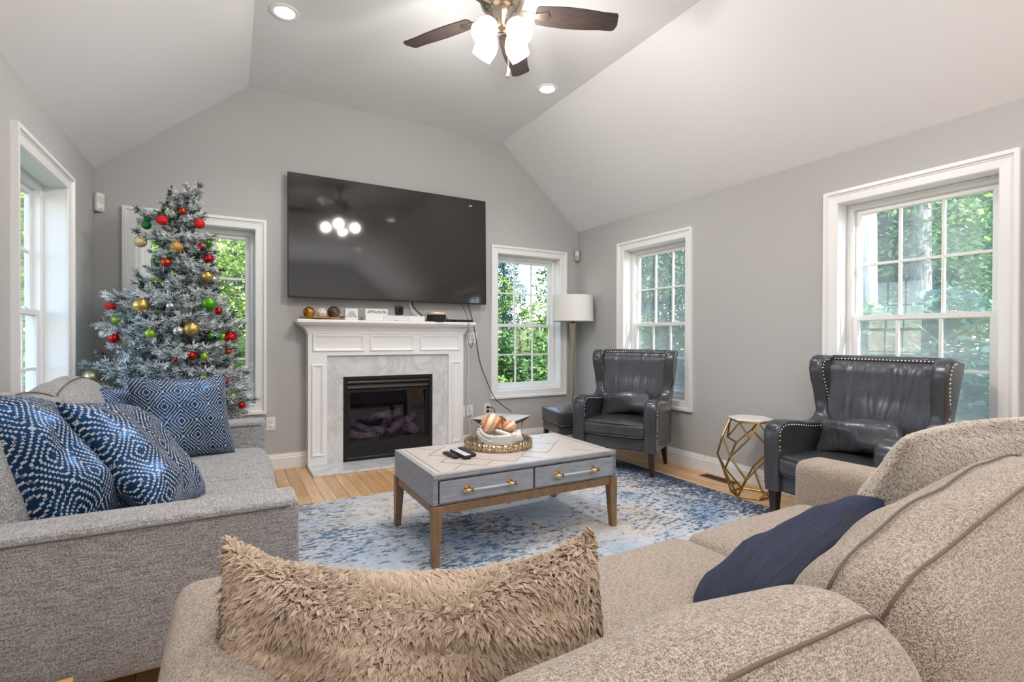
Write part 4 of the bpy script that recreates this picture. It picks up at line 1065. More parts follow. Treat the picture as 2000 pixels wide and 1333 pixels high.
def back_cushion(x0, x1, yc, zc, hh, dd, tilt, seed, zb=.04, roll=0):
    """box cushion with piped front and back seams, leaning back"""
    rot = Matrix.Rotation(R(-roll), 3, 'Y') @ Matrix.Rotation(R(tilt), 3, 'X'); w_ = x1 - x0; c = V(((x0 + x1) / 2, yc, zc))
    m = MB().rbox(c, (w_, dd, hh), dd * .42, 20, (.012, .045, zb), rot=rot, wob=.016, seed=seed)
    me = m.mesh('back_cushion'); o = link('back_cushion', me, BEIGEFAB, sf, smooth=True)
    sb = o.modifiers.new('sub', 'SUBSURF'); sb.levels = 1; sb.render_levels = 1
    return o, c, rot, w_
def piping_on(o, c, rot, w_, hh, dd, yloc, r, zb, seed):
    """welt along the top: follow the cushion's own surface by ray casting down in its local frame"""
    from mathutils.bvhtree import BVHTree
    me = o.data; bvh = BVHTree.FromPolygons([v_.co for v_ in me.vertices], [p.vertices for p in me.polygons])
    pts = []
    n_ = 26
    for i in range(n_ + 1):
        u = -1 + 2 * i / n_; x = u * (w_ / 2 - .012)
        start = c + rot @ V((x, yloc * (1 - .15 * u ** 4), hh)); d = rot @ V((0, 0, -1))
        h = bvh.ray_cast(start, d)
        if h[0] is not None: pts.append(h[0] - d * .003)
    if len(pts) > 3: MB().tube(pts, r, 8).build('piping', DSEAM if r < .0045 else BEIGEFAB, o, smooth=True)
B1 = back_cushion(.02, .715, .365, .645, .40, .20, 12, 21, .035)
B2 = back_cushion(.70, 1.47, .375, .665, .45, .21, 12, 22, .05, 5)
B3 = back_cushion(1.475, 2.19, .375, .655, .43, .20, 12, 23, .045)
for (o, c, rot, w_), hh, dd in ((B1, .38, .20), (B2, .45, .21), (B3, .43, .20)):
    piping_on(o, c, rot, w_, hh, dd, -.028, .0021, 0, 1)
    piping_on(o, c, rot, w_, hh, dd, .05, .002, 0, 1) if o is B2[0] else None

# ---------------------------------------------------------------- pillows
def pillow_mesh(A, B, C, Dd, T, n=26, pinch=.07, fold=None, wr=.01, seed=0, ears=0.0, sag=0.0):
    """knife-edge pillow through four corners; returns verts, faces, uv, base point"""
    A, B, C, Dd = map(V, (A, B, C, Dd)); nrm = ((B - A) + (C - Dd)).cross((Dd - A) + (C - B)).normalized()
    vs, uv, fs = [], [], []
    def S_(u, v_):
        uu = u * (1 - pinch * (1 - v_ * v_) * abs(u) ** 2); vv = v_ * (1 - pinch * (1 - u * u) * abs(v_) ** 2)
        if sag and v_ < 0: vv += sag * (1 - u * u) * (-v_)
        if ears and v_ < 0: vv += ears * (-v_) * (1 - min(1, max(0, (abs(u) - .72) / .28)) ** 1.3)
        s_, t_ = (uu + 1) / 2, (vv + 1) / 2
        return (A * (1 - s_) + B * s_) * (1 - t_) + (Dd * (1 - s_) + C * s_) * t_
    for side in (1, -1):
        for i in range(n + 1):
            for j in range(n + 1):
                u, v_ = 2 * i / n - 1, 2 * j / n - 1
                h = T / 2 * max(0, (1 - u ** 4) * (1 - v_ ** 4)) ** .62 * (1 - .25 * (u * u + v_ * v_) / 2)
                p = S_(u, v_)
                if fold: h *= 1 - fold * math.exp(-((u) / .25) ** 2) * max(0, -v_)
                nz = mnoise.noise(V((u * 1.7 + seed, v_ * 1.7, side * 3.0 + seed * 2)))
                p = p + nrm * side * (h * (1 + .25 * nz)) + nrm * (wr * mnoise.noise(V((u * 3 + seed, v_ * 3, 7))) * (1 if side > 0 else 1))
                vs.append(p); uv.append(((u + 1) / 2, (v_ + 1) / 2))
    W_ = n + 1; k = W_ * W_
    def idx(side, i, j):
        if i in (0, n) or j in (0, n): side = 0
        return side * k + i * W_ + j
    for i in range(n):
        for j in range(n):
            fs.append((idx(0, i, j), idx(0, i + 1, j), idx(0, i + 1, j + 1), idx(0, i, j + 1)))
            fs.append((idx(1, i, j), idx(1, i, j + 1), idx(1, i + 1, j + 1), idx(1, i + 1, j)))
    return vs, fs, uv, nrm
def pillow(name, label, mat, A, B, C, Dd, T, group=None, uvs=(1, 1), **kw):
    vs, fs, uv, nrm = pillow_mesh(A, B, C, Dd, T, **kw)
    zmin = min(p.z for p in vs); base = V((sum(p.x for p in vs) / len(vs), sum(p.y for p in vs) / len(vs), zmin))
    me = bpy.data.meshes.new(name); me.from_pydata([tuple(p - base) for p in vs], [], fs)
    ul = me.uv_layers.new(name='uv')
    for lp in me.loops: u = uv[lp.vertex_index]; ul.data[lp.index].uv = (u[0] * uvs[0], u[1] * uvs[1])
    bm = bmesh.new(); bm.from_mesh(me); bmesh.ops.recalc_face_normals(bm, faces=bm.faces); bmesh.ops.delete(bm, geom=[v_ for v_ in bm.verts if not v_.link_faces], context='VERTS'); bm.to_mesh(me); bm.free()
    o = link(name, me, mat, None, smooth=True, loc=base)
    return tag(o, label, 'pillow', group)
GP = 'navy diamond pillows on the loveseat'
p1 = pillow('throw_pillow', 'navy and white diamond pillow nearest the camera, against the loveseat arm', IKAT, (-.72, 2.04, 1.0), (-.64, 2.40, .955), (-.275, 2.27, .53), (-.44, 2.02, .52), .24, GP, seed=1, wr=.02)
p2 = pillow('throw_pillow', 'navy diamond pillow leaning back between the near pillow and the upright one', IKAT, (-.50, 2.17, .95), (-.40, 2.62, .87), (-.09, 2.50, .485), (-.215, 2.05, .54), .20, GP, seed=2, wr=.02)
p4 = pillow('throw_pillow', 'large upright navy diamond pillow facing the room before the christmas tree', IKAT, (-.475, 3.27, .95), (-.02, 3.38, .945), (.03, 3.33, .487), (-.42, 3.19, .487), .17, GP, seed=3)
p3 = pillow('throw_pillow', 'navy diamond pillow mostly hidden behind the upright one, at the back cushion', IKAT, (-.64, 3.30, .905), (-.30, 3.44, .90), (-.22, 3.42, .49), (-.56, 3.26, .487), .13, GP, seed=4)
VELV, nt, bb = newmat('navy_velvet'); g = NT(nt)
f = g.noise(g.coord('UV', (2.0, 42, 1)), 1.0, 3, .6)
g.l(g.ramp(f, [(.3, (6, 11, 28)), (.7, (17, 28, 60))]), bb.inputs['Base Color']); bb.inputs['Roughness'].default_value = .7
bb.inputs['Sheen Weight'].default_value = .15; bb.inputs['Sheen Tint'].default_value = lin((90, 130, 210)); g.l(g.bump(f, .8, .012), bb.inputs['Normal'])
nv = pillow('throw_pillow', 'dark navy pleated velvet pillow tucked before the middle back cushion', VELV, (1.01, .66, .58), (1.545, .68, .735), (1.55, .92, .47), (1.05, .90, .465), .18, seed=6, pinch=-.20, wr=.01)

def fur(o, count, length, mat, name='fur', seed=0, clump=7, lean=(0, 0, -1), spread=.35, wid=.0016, mask=None, curl=.5, flow=1.5, off=.0042):
    """locks of fur: tapering blades in clumps, rooted on the pillow's surface, as one child mesh"""
    r = np.random.default_rng(seed); me = o.data
    me.calc_loop_triangles()
    co = np.array([v_.co[:] for v_ in me.vertices]); tri = np.array([t.vertices[:] for t in me.loop_triangles])
    nr = np.array([v_.normal[:] for v_ in me.vertices])
    a, b_, c = co[tri[:, 0]], co[tri[:, 1]], co[tri[:, 2]]
    ar = np.linalg.norm(np.cross(b_ - a, c - a), axis=1) / 2; pr = ar / ar.sum()
    ti = r.choice(len(tri), count, p=pr); w = r.dirichlet((1, 1, 1), count)
    P = np.einsum('ij,ijk->ik', w, co[tri[ti]]); N = np.einsum('ij,ijk->ik', w, nr[tri[ti]]); N /= np.linalg.norm(N, axis=1)[:, None] + 1e-9
    if mask is not None:
        keep = mask(P + np.array(o.location)); P, N = P[keep], N[keep]
    cnt = len(P)
    if ((P - P.mean(0)) * N).sum() < 0: N = -N
    # swirling comb direction
    fl = np.array([mnoise.noise_vector(V(p) * 5.0 + V((seed * 7.7, 0, 0)))[:] for p in P])
    dirv = np.array(lean)[None, :] * .8 + fl * flow + r.normal(0, .25, (cnt, 3))
    dirv -= (dirv * N).sum(1)[:, None] * N; dirv /= np.linalg.norm(dirv, axis=1)[:, None] + 1e-9
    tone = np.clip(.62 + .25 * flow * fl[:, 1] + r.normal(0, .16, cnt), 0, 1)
    V_, F_, T_ = [], [], []
    base = 0
    K = clump
    L = length * r.uniform(.6, 1.15, cnt)
    side = np.cross(N, dirv)
    offs = r.normal(0, 1, (cnt, K, 2)) * off
    for k in range(K):
        root = P + side * offs[:, k, 0:1] + dirv * offs[:, k, 1:2]
        Lk = L * r.uniform(.75, 1.1, cnt)
        m1 = P + side * offs[:, k, 0:1] * .6 + N * (Lk * .42)[:, None] + dirv * (Lk * .30)[:, None]
        tp = P + N * (Lk * (.62 - .2 * curl))[:, None] + dirv * (Lk * .85)[:, None] + side * r.normal(0, .0012, (cnt, 1))
        wv = side * wid
        vs = np.stack([root - wv, root + wv, m1 - wv * .9, m1 + wv * .9, tp], axis=1).reshape(-1, 3)
        V_.append(vs)
        i0 = np.arange(cnt) * 5 + base; base += cnt * 5
        F_ += np.stack([i0, i0 + 1, i0 + 3, i0 + 2], 1).tolist(); F_ += np.stack([i0 + 2, i0 + 3, i0 + 4], 1).tolist()
        tk = np.clip(tone + r.normal(0, .06, cnt), 0, 1)
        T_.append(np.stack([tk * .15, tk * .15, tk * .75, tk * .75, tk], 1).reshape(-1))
    m2 = bpy.data.meshes.new(name); m2.from_pydata(np.concatenate(V_), [], F_)
    at = m2.attributes.new('tone', 'FLOAT', 'POINT'); at.data.foreach_set('value', np.concatenate(T_).astype(np.float32))
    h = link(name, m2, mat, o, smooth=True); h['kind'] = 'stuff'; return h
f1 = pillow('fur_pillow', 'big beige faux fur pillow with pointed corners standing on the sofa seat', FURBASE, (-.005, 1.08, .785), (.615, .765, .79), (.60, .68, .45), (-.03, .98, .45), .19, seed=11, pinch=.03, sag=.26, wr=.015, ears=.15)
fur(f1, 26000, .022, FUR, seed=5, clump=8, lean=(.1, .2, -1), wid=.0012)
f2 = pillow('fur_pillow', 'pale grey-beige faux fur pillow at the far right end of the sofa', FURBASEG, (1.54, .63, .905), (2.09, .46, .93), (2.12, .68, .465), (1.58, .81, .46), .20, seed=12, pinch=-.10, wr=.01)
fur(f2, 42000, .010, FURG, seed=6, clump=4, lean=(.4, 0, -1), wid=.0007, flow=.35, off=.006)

# small things by the loveseat
b = MB().rbox((0, 0, .035), (.12, .17, .07), .034, 10).build('slipper', M('white_fleece', (236, 234, 232), .9), None, smooth=True, loc=(.245, 3.86, .0005), rot=(0, 0, R(20)))
tag(b, 'small white soft rounded object on the floor past the loveseat front', 'slipper')
et = thing('end_table', 'honey wood low table corner beside the near loveseat arm', 'table', (-.60, 1.40, 0))
OAK = noisy('honey_oak', (196, 146, 84), (216, 168, 104), 8, (1, 8, 8), .4)
MB().b2(-.255, .255, -.25, .25, .272, .30).build('top', OAK, et, bevel=.004)
for sx in (-1, 1):
    for sy in (-1, 1): MB().taper((sx * .225, sy * .22, .0005), (.03, .03), (sx * .225, sy * .22, .271), (.045, .045)).build('leg', OAK, et, bevel=.003)
# ---------------------------------------------------------------- flocked christmas tree with baubles
TX, TY = -.29, 4.30
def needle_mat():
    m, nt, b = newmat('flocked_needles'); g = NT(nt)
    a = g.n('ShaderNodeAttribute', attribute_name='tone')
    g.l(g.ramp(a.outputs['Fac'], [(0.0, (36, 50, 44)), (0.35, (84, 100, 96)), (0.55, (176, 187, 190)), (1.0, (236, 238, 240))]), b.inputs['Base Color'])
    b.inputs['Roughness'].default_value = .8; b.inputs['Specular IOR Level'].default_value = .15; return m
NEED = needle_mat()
def branch_mesh(seed, n_tw=15, L=1.0, white=.5, nd=46):
    r = np.random.default_rng(seed); vs, fs, tone = [], [], []
    def stick(p0, p1, r0, r1):
        k = len(vs); d = (p1 - p0); d /= np.linalg.norm(d); a = np.cross(d, (0, 0, 1.0)); a /= np.linalg.norm(a) + 1e-9; b = np.cross(d, a)
        for p, rr in ((p0, r0), (p1, r1)):
            for t in range(3): vs.append(p + (a * cos(2.1 * t) + b * sin(2.1 * t)) * rr)
        for t in range(3): fs.append((k + t, k + (t + 1) % 3, k + 3 + (t + 1) % 3, k + 3 + t))
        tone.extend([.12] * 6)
    def needles(p0, p1, n):
        d = p1 - p0; LL = np.linalg.norm(d); d = d / LL; a = np.cross(d, (0, 0, 1.0)); a /= np.linalg.norm(a) + 1e-9; b = np.cross(a, d)
        wh = np.clip(r.normal(white, .36), 0, 1.1)
        for _ in range(n):
            t = r.uniform(0, 1.02); th = r.uniform(0, 2 * pi); o = a * cos(th) + b * sin(th)
            q = p0 + d * LL * t; ln = r.uniform(.024, .036); tip = q + (o * .75 + d * .66) * ln
            w_ = np.cross(d, o) * r.uniform(.0019, .003)
            k = len(vs); vs.append(q - w_); vs.append(q + w_); vs.append(tip + w_ * .5); vs.append(tip - w_ * .5); fs.append((k, k + 1, k + 2, k + 3))
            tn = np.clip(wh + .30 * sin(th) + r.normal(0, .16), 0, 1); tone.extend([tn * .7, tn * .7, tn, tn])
    # spine along +x, drooping then lifting
    sp = [np.array((L * t, .02 * L * sin(4 * t + seed), -.07 * L * sin(pi * t) + .03 * L * t)) for t in np.linspace(0, 1, 7)]
    for i in range(6):
        stick(sp[i], sp[i + 1], .006 - .0008 * i, .0052 - .0008 * i)
        if i > 0: needles(sp[i], sp[i + 1], int(nd * L * 1.6))
    for k in range(n_tw):
        t = .22 + .74 * k / n_tw; i = int(t * 6); f = t * 6 - i; p = sp[i] * (1 - f) + sp[min(i + 1, 6)] * f
        s_ = 1 if k % 2 else -1; an = R(r.uniform(34, 56)) * s_; ln = L * (.44 * (1 - t) + .16) * r.uniform(.8, 1.15); el = r.uniform(-.15, .35)
        q = p + np.array((cos(an), sin(an), el)) * ln
        stick(p, q, .0026, .0016); needles(p + (q - p) * .1, q, int(nd * (.6 + ln * 3)))
        if ln > .13:
            for s2 in (-1, 1):
                a2 = an + s2 * R(38); q2 = p + (q - p) * .5; e2 = q2 + np.array((cos(a2), sin(a2), el + r.uniform(-.1, .2))) * ln * .45
                stick(q2, e2, .002, .0012); needles(q2, e2, int(nd * .55))
    me = bpy.data.meshes.new('branch'); me.from_pydata([tuple(v_) for v_ in vs], [], fs)
    at = me.attributes.new('tone', 'FLOAT', 'POINT'); at.data.foreach_set('value', np.array(tone, dtype=np.float32)); return me
xt = thing('christmas_tree', 'white flocked artificial christmas tree with baubles before the left window', 'tree', (TX, TY, 0))
MB().tube([(0, 0, .03), (0, 0, 1.2), (0.015, -.02, 2.1)], [.026, .02, .008], 10).build('trunk', M('tree_pole', (58, 50, 42), .7), xt, smooth=True)
MB().tube([(0, 0, 0), (0, 0, .3)], .032, 14).tube([(-.26, 0, .015), (.26, 0, .015)], .013, 8).tube([(0, -.26, .015), (0, .26, .015)], .013, 8).build('stand', M('tree_stand', (46, 60, 46), .5), xt)
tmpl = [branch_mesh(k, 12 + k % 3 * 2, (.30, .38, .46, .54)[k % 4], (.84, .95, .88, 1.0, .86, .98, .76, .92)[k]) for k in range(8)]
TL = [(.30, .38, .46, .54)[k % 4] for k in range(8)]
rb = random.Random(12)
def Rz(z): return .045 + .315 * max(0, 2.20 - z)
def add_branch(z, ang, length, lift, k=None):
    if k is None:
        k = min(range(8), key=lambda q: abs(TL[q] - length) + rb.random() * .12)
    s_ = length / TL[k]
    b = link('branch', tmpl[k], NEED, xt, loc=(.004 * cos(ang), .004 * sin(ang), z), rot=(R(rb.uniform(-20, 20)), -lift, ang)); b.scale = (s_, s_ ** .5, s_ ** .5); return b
ang = 0.0; n_b = 0
for i in range(132):
    t = (i + .5) / 132; z = .40 + 1.70 * t ** 1.3 if t < 1 else 2
    ang += 2.399963
    ln = min(Rz(z) * rb.uniform(.82, 1.12), .56)
    if z < .7: ln = min(ln, .46)
    if z > 1.8: ln *= .82
    if z < 1.15 and cos(ang) > .2: ln *= .86
    # keep clear of the walls
    for _ in range(12):
        if TY + sin(ang) * ln > D - .10 or TX + cos(ang) * ln < X0 + .10 or (z < .75 and TY + sin(ang) * ln < 3.80 and abs(cos(ang)) < .9): ln *= .93
    add_branch(z, ang, ln, R(4 + 26 * t))
for k in range(5): add_branch(2.03 + .016 * k, k * 2.4, .12 + .02 * (k % 3), R(38 + 5 * k))
add_branch(2.06, .3, .20, R(82), 0); add_branch(2.05, .0, .235, R(66), 4); add_branch(2.04, 2.9, .16, R(66), 0)
# baubles: x, y, z, radius, finish, label
def bauble_mat(name, col, rough, metal, bump=0):
    m, nt, b = newmat(name); g = NT(nt); b.inputs['Base Color'].default_value = lin(col); b.inputs['Roughness'].default_value = rough; b.inputs['Metallic'].default_value = metal; b.inputs['Coat Weight'].default_value = .3
    if bump: g.l(g.bump(g.voronoi(g.coord('Object'), 130), bump, .004), b.inputs['Normal'])
    return m
BM = {'glit': bauble_mat('red_glitter', (206, 16, 22), .7, .2, 1.0), 'red': bauble_mat('red_shiny', (186, 14, 20), .14, .75), 'copper': bauble_mat('copper_red', (190, 62, 30), .2, .85),
      'lime': bauble_mat('lime_satin', (150, 190, 50), .35, .5), 'green': bauble_mat('green_satin', (88, 160, 30), .3, .55), 'dgreen': bauble_mat('green_glitter', (14, 120, 60), .5, .3, .8),
      'gold': bauble_mat('gold_satin', (206, 172, 96), .3, .85), 'pale': bauble_mat('pale_gold_beaded', (222, 200, 150), .4, .6, 1.0), 'goldt': bauble_mat('gold_beaded', (206, 158, 84), .4, .7, 1.0),
      'silver': bauble_mat('silver_shiny', (210, 210, 212), .12, .95), 'silvt': bauble_mat('silver_beaded', (206, 206, 204), .4, .6, 1.0), 'champ': bauble_mat('champagne_satin', (190, 180, 140), .3, .85)}
BA = [(-.385, 4.236, 2.049, .025, 'lime', 'lime green bauble just under the tip of the tree, left of it'),
 (-.288, 4.181, 2.044, .025, 'copper', 'dark copper red bauble highest on the tree, under the tip'),
 (-.407, 4.205, 1.972, .0355, 'glit', 'matte red glitter bauble near the top, left of the trunk'),
 (-.187, 4.204, 1.971, .0347, 'glit', 'matte red glitter bauble near the top, at the right branch tip'),
 (-.534, 4.25, 1.819, .0387, 'pale', 'pale gold beaded bauble on the upper left before the window casing'),
 (-.312, 4.09, 1.777, .0384, 'goldt', 'gold beaded bauble in the middle of the upper tree'),
 (-.169, 4.138, 1.797, .0288, 'red', 'small shiny red bauble touching a green one at upper right'),
 (-.137, 4.19, 1.827, .0329, 'green', 'green bauble behind the small red one at upper right'),
 (-.129, 4.138, 1.718, .0326, 'red', 'shiny dark red bauble below the green and red pair'),
 (-.371, 4.065, 1.664, .0327, 'copper', 'orange copper bauble in the middle of the upper tree'),
 (-.136, 4.078, 1.588, .0357, 'gold', 'gold bauble on the right side beside a silver one'),
 (-.100, 4.11, 1.573, .0288, 'silver', 'clear silver bauble beside the gold one on the right'),
 (-.690, 4.22, 1.374, .0341, 'glit', 'matte red glitter bauble at the far left branch tip'),
 (-.502, 4.025, 1.369, .0484, 'gold', 'large matte gold bauble in the left middle of the tree'),
 (-.338, 3.95, 1.367, .0252, 'silver', 'small silver bauble in the centre of the tree'),
 (-.124, 4.00, 1.393, .0456, 'green', 'large bright green bauble on the right before the window'),
 (-.068, 4.02, 1.345, .0249, 'red', 'small dark red bauble just below the large green one'),
 (-.660, 4.23, 1.279, .0344, 'lime', 'light green bauble on the left edge of the tree'),
 (-.725, 4.215, 1.182, .0305, 'silvt', 'silver beaded bauble at the left edge of the tree'),
 (-.655, 4.095, 1.155, .0316, 'red', 'shiny red bauble beside the beaded silver one at left'),
 (-.442, 3.918, 1.186, .0295, 'lime', 'lime green bauble in the left middle below the large gold'),
 (-.290, 3.895, 1.204, .0333, 'silver', 'silver bauble touching the gold one in the centre'),
 (-.220, 3.907, 1.217, .0473, 'gold', 'large gold bauble in the centre next to the silver one'),
 (-.108, 3.945, 1.175, .0207, 'green', 'small dark green bauble inside the branches on the right'),
 (-.045, 3.99, 1.166, .0351, 'green', 'green bauble behind the large red one on the right'),
 (.004, 3.985, 1.162, .0429, 'red', 'large shiny red bauble on the right before the lower window'),
 (-.217, 3.848, 1.044, .0299, 'red', 'shiny red bauble low in the centre of the tree'),
 (-.149, 3.868, 1.037, .0236, 'lime', 'small lime bauble right of the low central red one'),
 (-.008, 3.953, 1.065, .0211, 'copper', 'small orange red bauble low on the right side'),
 (-.790, 4.20, .903, .0469, 'champ', 'large champagne gold bauble at the lowest left branch tip'),
 (-.15, 3.815, .894, .0233, 'lime', 'lime bauble just above the large upright pillow'),
 (-.026, 3.86, .869, .0206, 'red', 'small red bauble beside the upper right pillow corner'),
 (.018, 3.85, .766, .0241, 'green', 'small green bauble low at right beside the pillow'),
 (.07, 3.86, .702, .0243, 'red', 'small red bauble lowest at the right branch tip'),
 (-.301, 3.84, 1.019, .0131, 'red', 'tiny dark red bauble low in the centre')]
for x, y, z, r, k, lb in BA:
    pv_ = V((-x, -y, 1.164 - z)).normalized() * .045; x += pv_.x; y += pv_.y; z += pv_.z
    t = thing('bauble', lb, 'bauble', (x, y, z), 0, 'baubles on the christmas tree')
    MB().sphere((0, 0, 0), r, 22, 14).build('ball', BM[k], t, smooth=True)
    MB().lathe([(.0055, r - .001), (.0055, r + .006), (.0001, r + .0065)], 10, cap=False).tube([(0.004 * cos(q / 8 * 2 * pi), 0, r + .009 + .004 * sin(q / 8 * 2 * pi)) for q in range(8)], .0007, 4, closed=True).build('cap', BRASS, t)
    dx, dy = x - TX, y - TY; dist = math.hypot(dx, dy); a = math.atan2(dy, dx)
    zb = z + r + .02; lift = .12
    add_branch(zb - dist * math.tan(lift), a, dist / cos(lift) * 1.05, lift)
t = thing('ornament', 'green glitter ornament of two stacked balls at the upper left branch', 'ornament', (-.50, 4.25, 1.935), 0)
MB().sphere((0, 0, 0), .030, 18, 12).build('lower_ball', BM['dgreen'], t, smooth=True)
MB().sphere((.006, 0, .042), .023, 18, 12).build('upper_ball', BM['dgreen'], t, smooth=True)
MB().tube([(.006, 0, .064), (.006, 0, .076)], .004, 8).build('cap', BRASS, t)
add_branch(1.98, math.atan2(-.05, -.21), .26, R(10))

# ---------------------------------------------------------------- outside: lawn and woodland
gmb = MB().b2(-40, 60, -40, 60, -.75, -.62)
gr = gmb.build('ground', noisy('forest_floor', (74, 96, 48), (128, 140, 84), 1.2, rough=1)); gr['kind'] = 'structure'
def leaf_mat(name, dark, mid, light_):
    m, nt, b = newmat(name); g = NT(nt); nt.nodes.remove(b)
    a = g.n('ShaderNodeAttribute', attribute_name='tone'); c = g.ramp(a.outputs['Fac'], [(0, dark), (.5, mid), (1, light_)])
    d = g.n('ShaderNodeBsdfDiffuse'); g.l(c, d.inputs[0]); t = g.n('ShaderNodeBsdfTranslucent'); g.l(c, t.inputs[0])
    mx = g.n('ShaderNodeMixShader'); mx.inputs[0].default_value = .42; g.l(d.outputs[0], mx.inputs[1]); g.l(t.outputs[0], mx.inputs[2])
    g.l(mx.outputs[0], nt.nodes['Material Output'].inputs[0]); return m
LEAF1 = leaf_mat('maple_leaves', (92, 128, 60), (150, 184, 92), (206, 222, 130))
LEAF2 = leaf_mat('beech_leaves', (64, 104, 62), (116, 154, 98), (168, 194, 132))
LEAF3 = leaf_mat('hemlock_leaves', (52, 92, 76), (92, 134, 112), (140, 172, 146))
def crown(seed, count, blobs, leaf, name='foliage'):
    r = np.random.default_rng(seed); C_ = []
    w = np.array([b[3] ** 2 for b in blobs]); w /= w.sum(); bi = r.choice(len(blobs), count, p=w)
    bl_ = np.array(blobs)[bi]; d = r.normal(0, 1, (count, 3)); d /= np.linalg.norm(d, axis=1)[:, None]
    P = bl_[:, :3] + d * (bl_[:, 3] * r.uniform(.55, 1.0, count) ** .6)[:, None] * np.array((1, 1, .7))
    # clusters: pull leaves to spray points
    a = r.normal(0, 1, (count, 3)); a[:, 2] *= .5; a /= np.linalg.norm(a, axis=1)[:, None]
    up = np.array((0, 0, 1.0)) + r.normal(0, .5, (count, 3)); b = np.cross(a, up); b /= np.linalg.norm(b, axis=1)[:, None] + 1e-9
    L = leaf * r.uniform(.6, 1.3, count)[:, None]
    vs = np.stack([P - a * L * .5, P + b * L * .32, P + a * L * .5, P - b * L * .32], 1).reshape(-1, 3)
    me = bpy.data.meshes.new(name); me.from_pydata(vs, [], np.arange(count * 4).reshape(-1, 4).tolist())
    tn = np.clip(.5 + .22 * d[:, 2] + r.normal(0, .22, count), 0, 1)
    at = me.attributes.new('tone', 'FLOAT', 'POINT'); at.data.foreach_set('value', np.repeat(tn, 4).astype(np.float32)); return me
def blobs(seed, h, w, low, n):
    q = random.Random(seed); out = []
    for i in range(n):
        t = (i + .5) / n; z = low + (h - low) * t; rr = w * (sin(pi * min(1, .18 + .8 * t)) ** .7) ; a = q.uniform(0, 2 * pi); d = q.uniform(.2, .75) * rr
        out.append((cos(a) * d, sin(a) * d, z, w * q.uniform(.38, .6)))
    return out
crowns = [crown(1, 24000, blobs(1, 10, 2.6, 1.2, 26), .125), crown(2, 24000, blobs(2, 9, 2.4, .8, 26), .12), crown(3, 24000, blobs(3, 11, 2.2, 2.2, 24), .125), crown(4, 22000, blobs(4, 8, 2.8, .5, 24), .13)]
shrubs = [crown(11, 4200, blobs(5, 1.9, 1.0, .25, 9), .11), crown(12, 4200, blobs(6, 1.5, 1.1, .2, 8), .10)]
BARK = noisy('grey_bark', (96, 90, 84), (158, 154, 150), 7, (3, 3, .5), .95, .7, .03)
BARKL = noisy('pale_grey_bark', (140, 140, 142), (186, 186, 188), 6, (3, 3, .5), .95, .5, .03)
def trunk_mesh(r0, h, seed, nbr=5):
    q = random.Random(seed); m = MB(); pts = [(0.05 * sin(i + seed), .05 * cos(i * 1.3 + seed), h * i / 6) for i in range(7)]; pts[0] = (0, 0, 0)
    m.tube(pts, [r0 * (1.15 - .13 * i) for i in range(7)], 12)
    for k in range(nbr):
        z = h * q.uniform(.3, .9); a = q.uniform(0, 2 * pi); L = q.uniform(1, 2)
        m.tube([(0, 0, z), (cos(a) * L * .5, sin(a) * L * .5, z + L * .25), (cos(a) * L, sin(a) * L, z + L * .4)], [r0 * .3, r0 * .2, r0 * .08], 6)
    return m.mesh('trunk')
trunks = [trunk_mesh(.14, 9, 1), trunk_mesh(.11, 8, 2), trunk_mesh(.17, 10, 3)]
KN = ['yellow-green broadleaf', 'mid green broadleaf', 'dark blue-green feathery']
ORD = ['nearest', 'second nearest', 'third nearest', 'fourth nearest', 'fifth nearest', 'sixth nearest', 'seventh nearest', 'eighth nearest', 'ninth nearest', 'tenth nearest', 'eleventh nearest', 'twelfth nearest', 'thirteenth nearest', 'fourteenth nearest']
WIN = [('left front window', 'f', WF[0][0]), ('front window by the lamp', 'f', WF[1][0]), ('window behind the corner chair', 'r', WR[0]), ('large right window', 'r', WR[1])]
def seen_through(x, y, rad):
    """which window shows something standing at x, y with this spread; None if the walls hide it from the camera"""
    best = None
    for nm, w_, c in WIN:
        a = math.atan2(*((D, c) if w_ == 'f' else (c, X1))[::1]) if False else (math.atan2(D, c) if w_ == 'f' else math.atan2(c, X1))
        lo, hi = ((math.atan2(D, c + .42), math.atan2(D, c - .42)) if w_ == 'f' else (math.atan2(c - .42, X1), math.atan2(c + .42, X1)))
        t = math.atan2(y, x); sp = math.atan2(rad, math.hypot(x, y))
        if t + sp > lo and t - sp < hi:
            off = abs(t - a)
            if best is None or off < best[0]: best = (off, nm)
    return best and best[1]
def plant(rows, word, rad):
    zone = {}
    for r_ in rows:
        z_ = seen_through(r_[0], r_[1], rad * r_[3])
        if z_: zone.setdefault((z_, r_[2]), []).append(r_)
    out = []
    for (z_, kd), l_ in zone.items():
        l_.sort(key=lambda r_: math.hypot(r_[0], r_[1]))
        for n_, r_ in enumerate(l_):
            out.append((*r_, f'{KN[kd]} {word} through the {z_}' + (f', {ORD[n_]}' if len(l_) > 1 else '')))
    return out
def tree(x, y, k, kind, s_, rz, label):
    t = thing('woodland_tree', label, 'tree', (x, y, -.62), rz, 'trees of the woodland outside')
    tr_ = link('trunk', trunks[k % 3], BARK, t, smooth=True); tr_.scale = (s_,) * 3
    put(crowns[k % 4], kind, s_, t)
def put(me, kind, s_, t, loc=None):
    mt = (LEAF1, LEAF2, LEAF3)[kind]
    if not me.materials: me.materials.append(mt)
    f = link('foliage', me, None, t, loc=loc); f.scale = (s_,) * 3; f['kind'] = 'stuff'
    f.material_slots[0].link = 'OBJECT'; f.material_slots[0].material = mt
def shrub(x, y, k, kind, s_, label):
    t = thing('shrub', label, 'shrub', (x, y, -.62), k * 1.3, 'shrubs outside the windows')
    link('stem', trunks[1], BARK, t).scale = (.15 * s_, .15 * s_, .1 * s_)
    put(shrubs[k % 2], kind, s_, t)
q = random.Random(4)
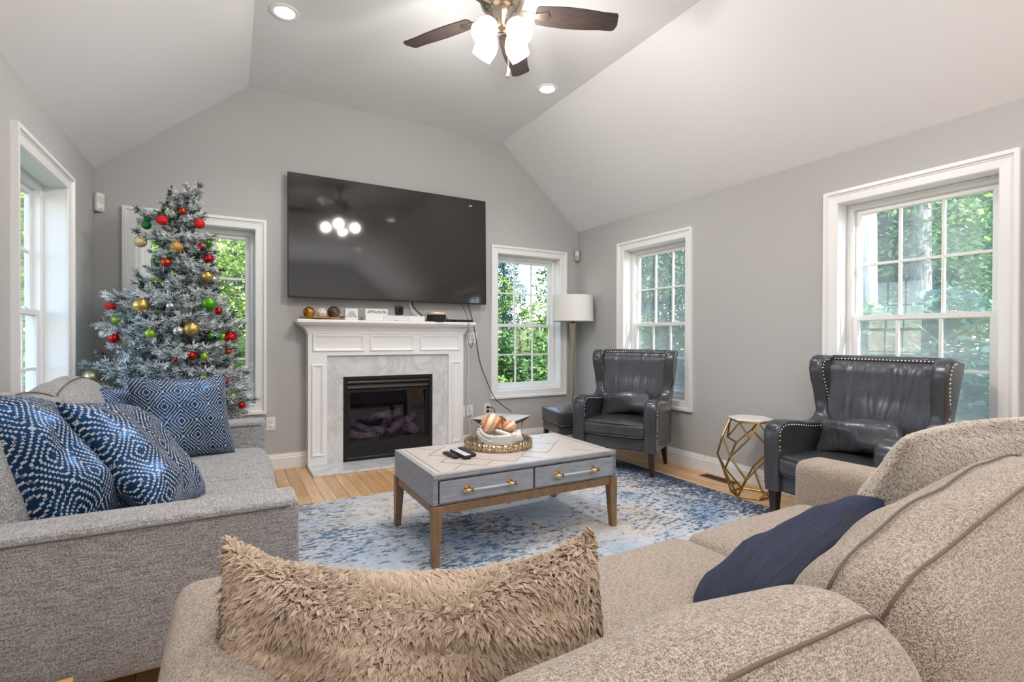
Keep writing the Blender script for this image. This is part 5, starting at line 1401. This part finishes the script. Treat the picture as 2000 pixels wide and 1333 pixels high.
T_ = [(-4.5, 11, 0, .9), (-2.4, 12.5, 0, 1), (-.6, 11.5, 0, .95), (-1.6, 15, 1, 1), (-4, 15.5, 0, 1.1), (1, 14, 1, 1), (2.4, 12.2, 2, .9), (3.4, 17, 1, .85), (5.3, 16, 0, .60), (4.4, 13.2, 0, .66), (5.0, 11.8, 0, .50),
      (7.4, 13.5, 2, .40), (9.2, 17, 1, .48), (1.5, 18, 0, .9), (-6, 19, 1, 1.1), (-2, 19, 1, 1.2), (11.2, 14.0, 1, .5), (6.9, 19.5, 1, .5), (4.2, 21, 0, .75),
      (9.5, 9.6, 1, .9), (11.5, 7.6, 2, 1), (12.5, 5.2, 1, 1), (13.5, 9.5, 0, 1.1), (15, 6.6, 1, 1.2), (14.5, 3.5, 0, 1.1), (12.2, 6.3, 1, 1.0), (13.2, 7.4, 2, 1.1), (16, 8.2, 1, 1.3), (12, 11.8, 1, 1), (17, 10, 1, 1.2), (17.5, 5, 0, 1.2),
      (16.5, 1.2, 1, 1.2), (10.8, 14, 0, 1), (15.5, 13.5, 1, 1.2), (19, 8, 1, 1.3)]
for i, (x, y, kind, s_, lb) in enumerate(plant(T_, 'woodland tree', 2.6)): tree(x, y, i, kind, s_, q.uniform(0, 6), lb)
S_ = [(-1.5, 8.5, 0, 1.2), (.3, 8.8, 0, 1.1), (-3, 9, 1, 1.3), (3.4, 9.2, 0, 1.1), (4.6, 9.6, 0, 1.2), (5.8, 10, 1, 1.2), (2.2, 9.5, 1, 1.3), (4.0, 11.2, 2, 1.4), (6.9, 10.6, 0, 1.3),
      (8.2, 8.2, 1, 1.3), (8.4, 6.2, 1, 1.2), (8.6, 4.4, 1, 1.4), (8.2, 3.0, 2, 1.2), (9.4, 2.0, 1, 1.4), (9.2, 5.3, 0, 1.3), (9.0, 7.4, 2, 1.4), (8.8, 9.6, 0, 1.4)]
for i, (x, y, kind, s_, lb) in enumerate(plant(S_, 'shrub', 1.2)): shrub(x, y, i, kind, s_, lb)
for (x, y, r0, mt, lb) in ((9.6, 4.55, .2, BARKL, 'tall straight pale grey trunk seen through the large right window'), (11.4, 4.45, .19, BARK, 'dark grey trunk right of the pale one in the large right window')):
    t = thing('woodland_tree', lb, 'tree', (x, y, -.62), 0, 'trees of the woodland outside')
    m = MB().tube([(0, 0, 0), (.02, .03, 4), (0, .06, 9)], [r0, r0 * .85, r0 * .7], 14); link('trunk', m.mesh('trunk'), mt, t, smooth=True)
    put(crowns[2], 1, 1.0, t, (0, 0, 3))
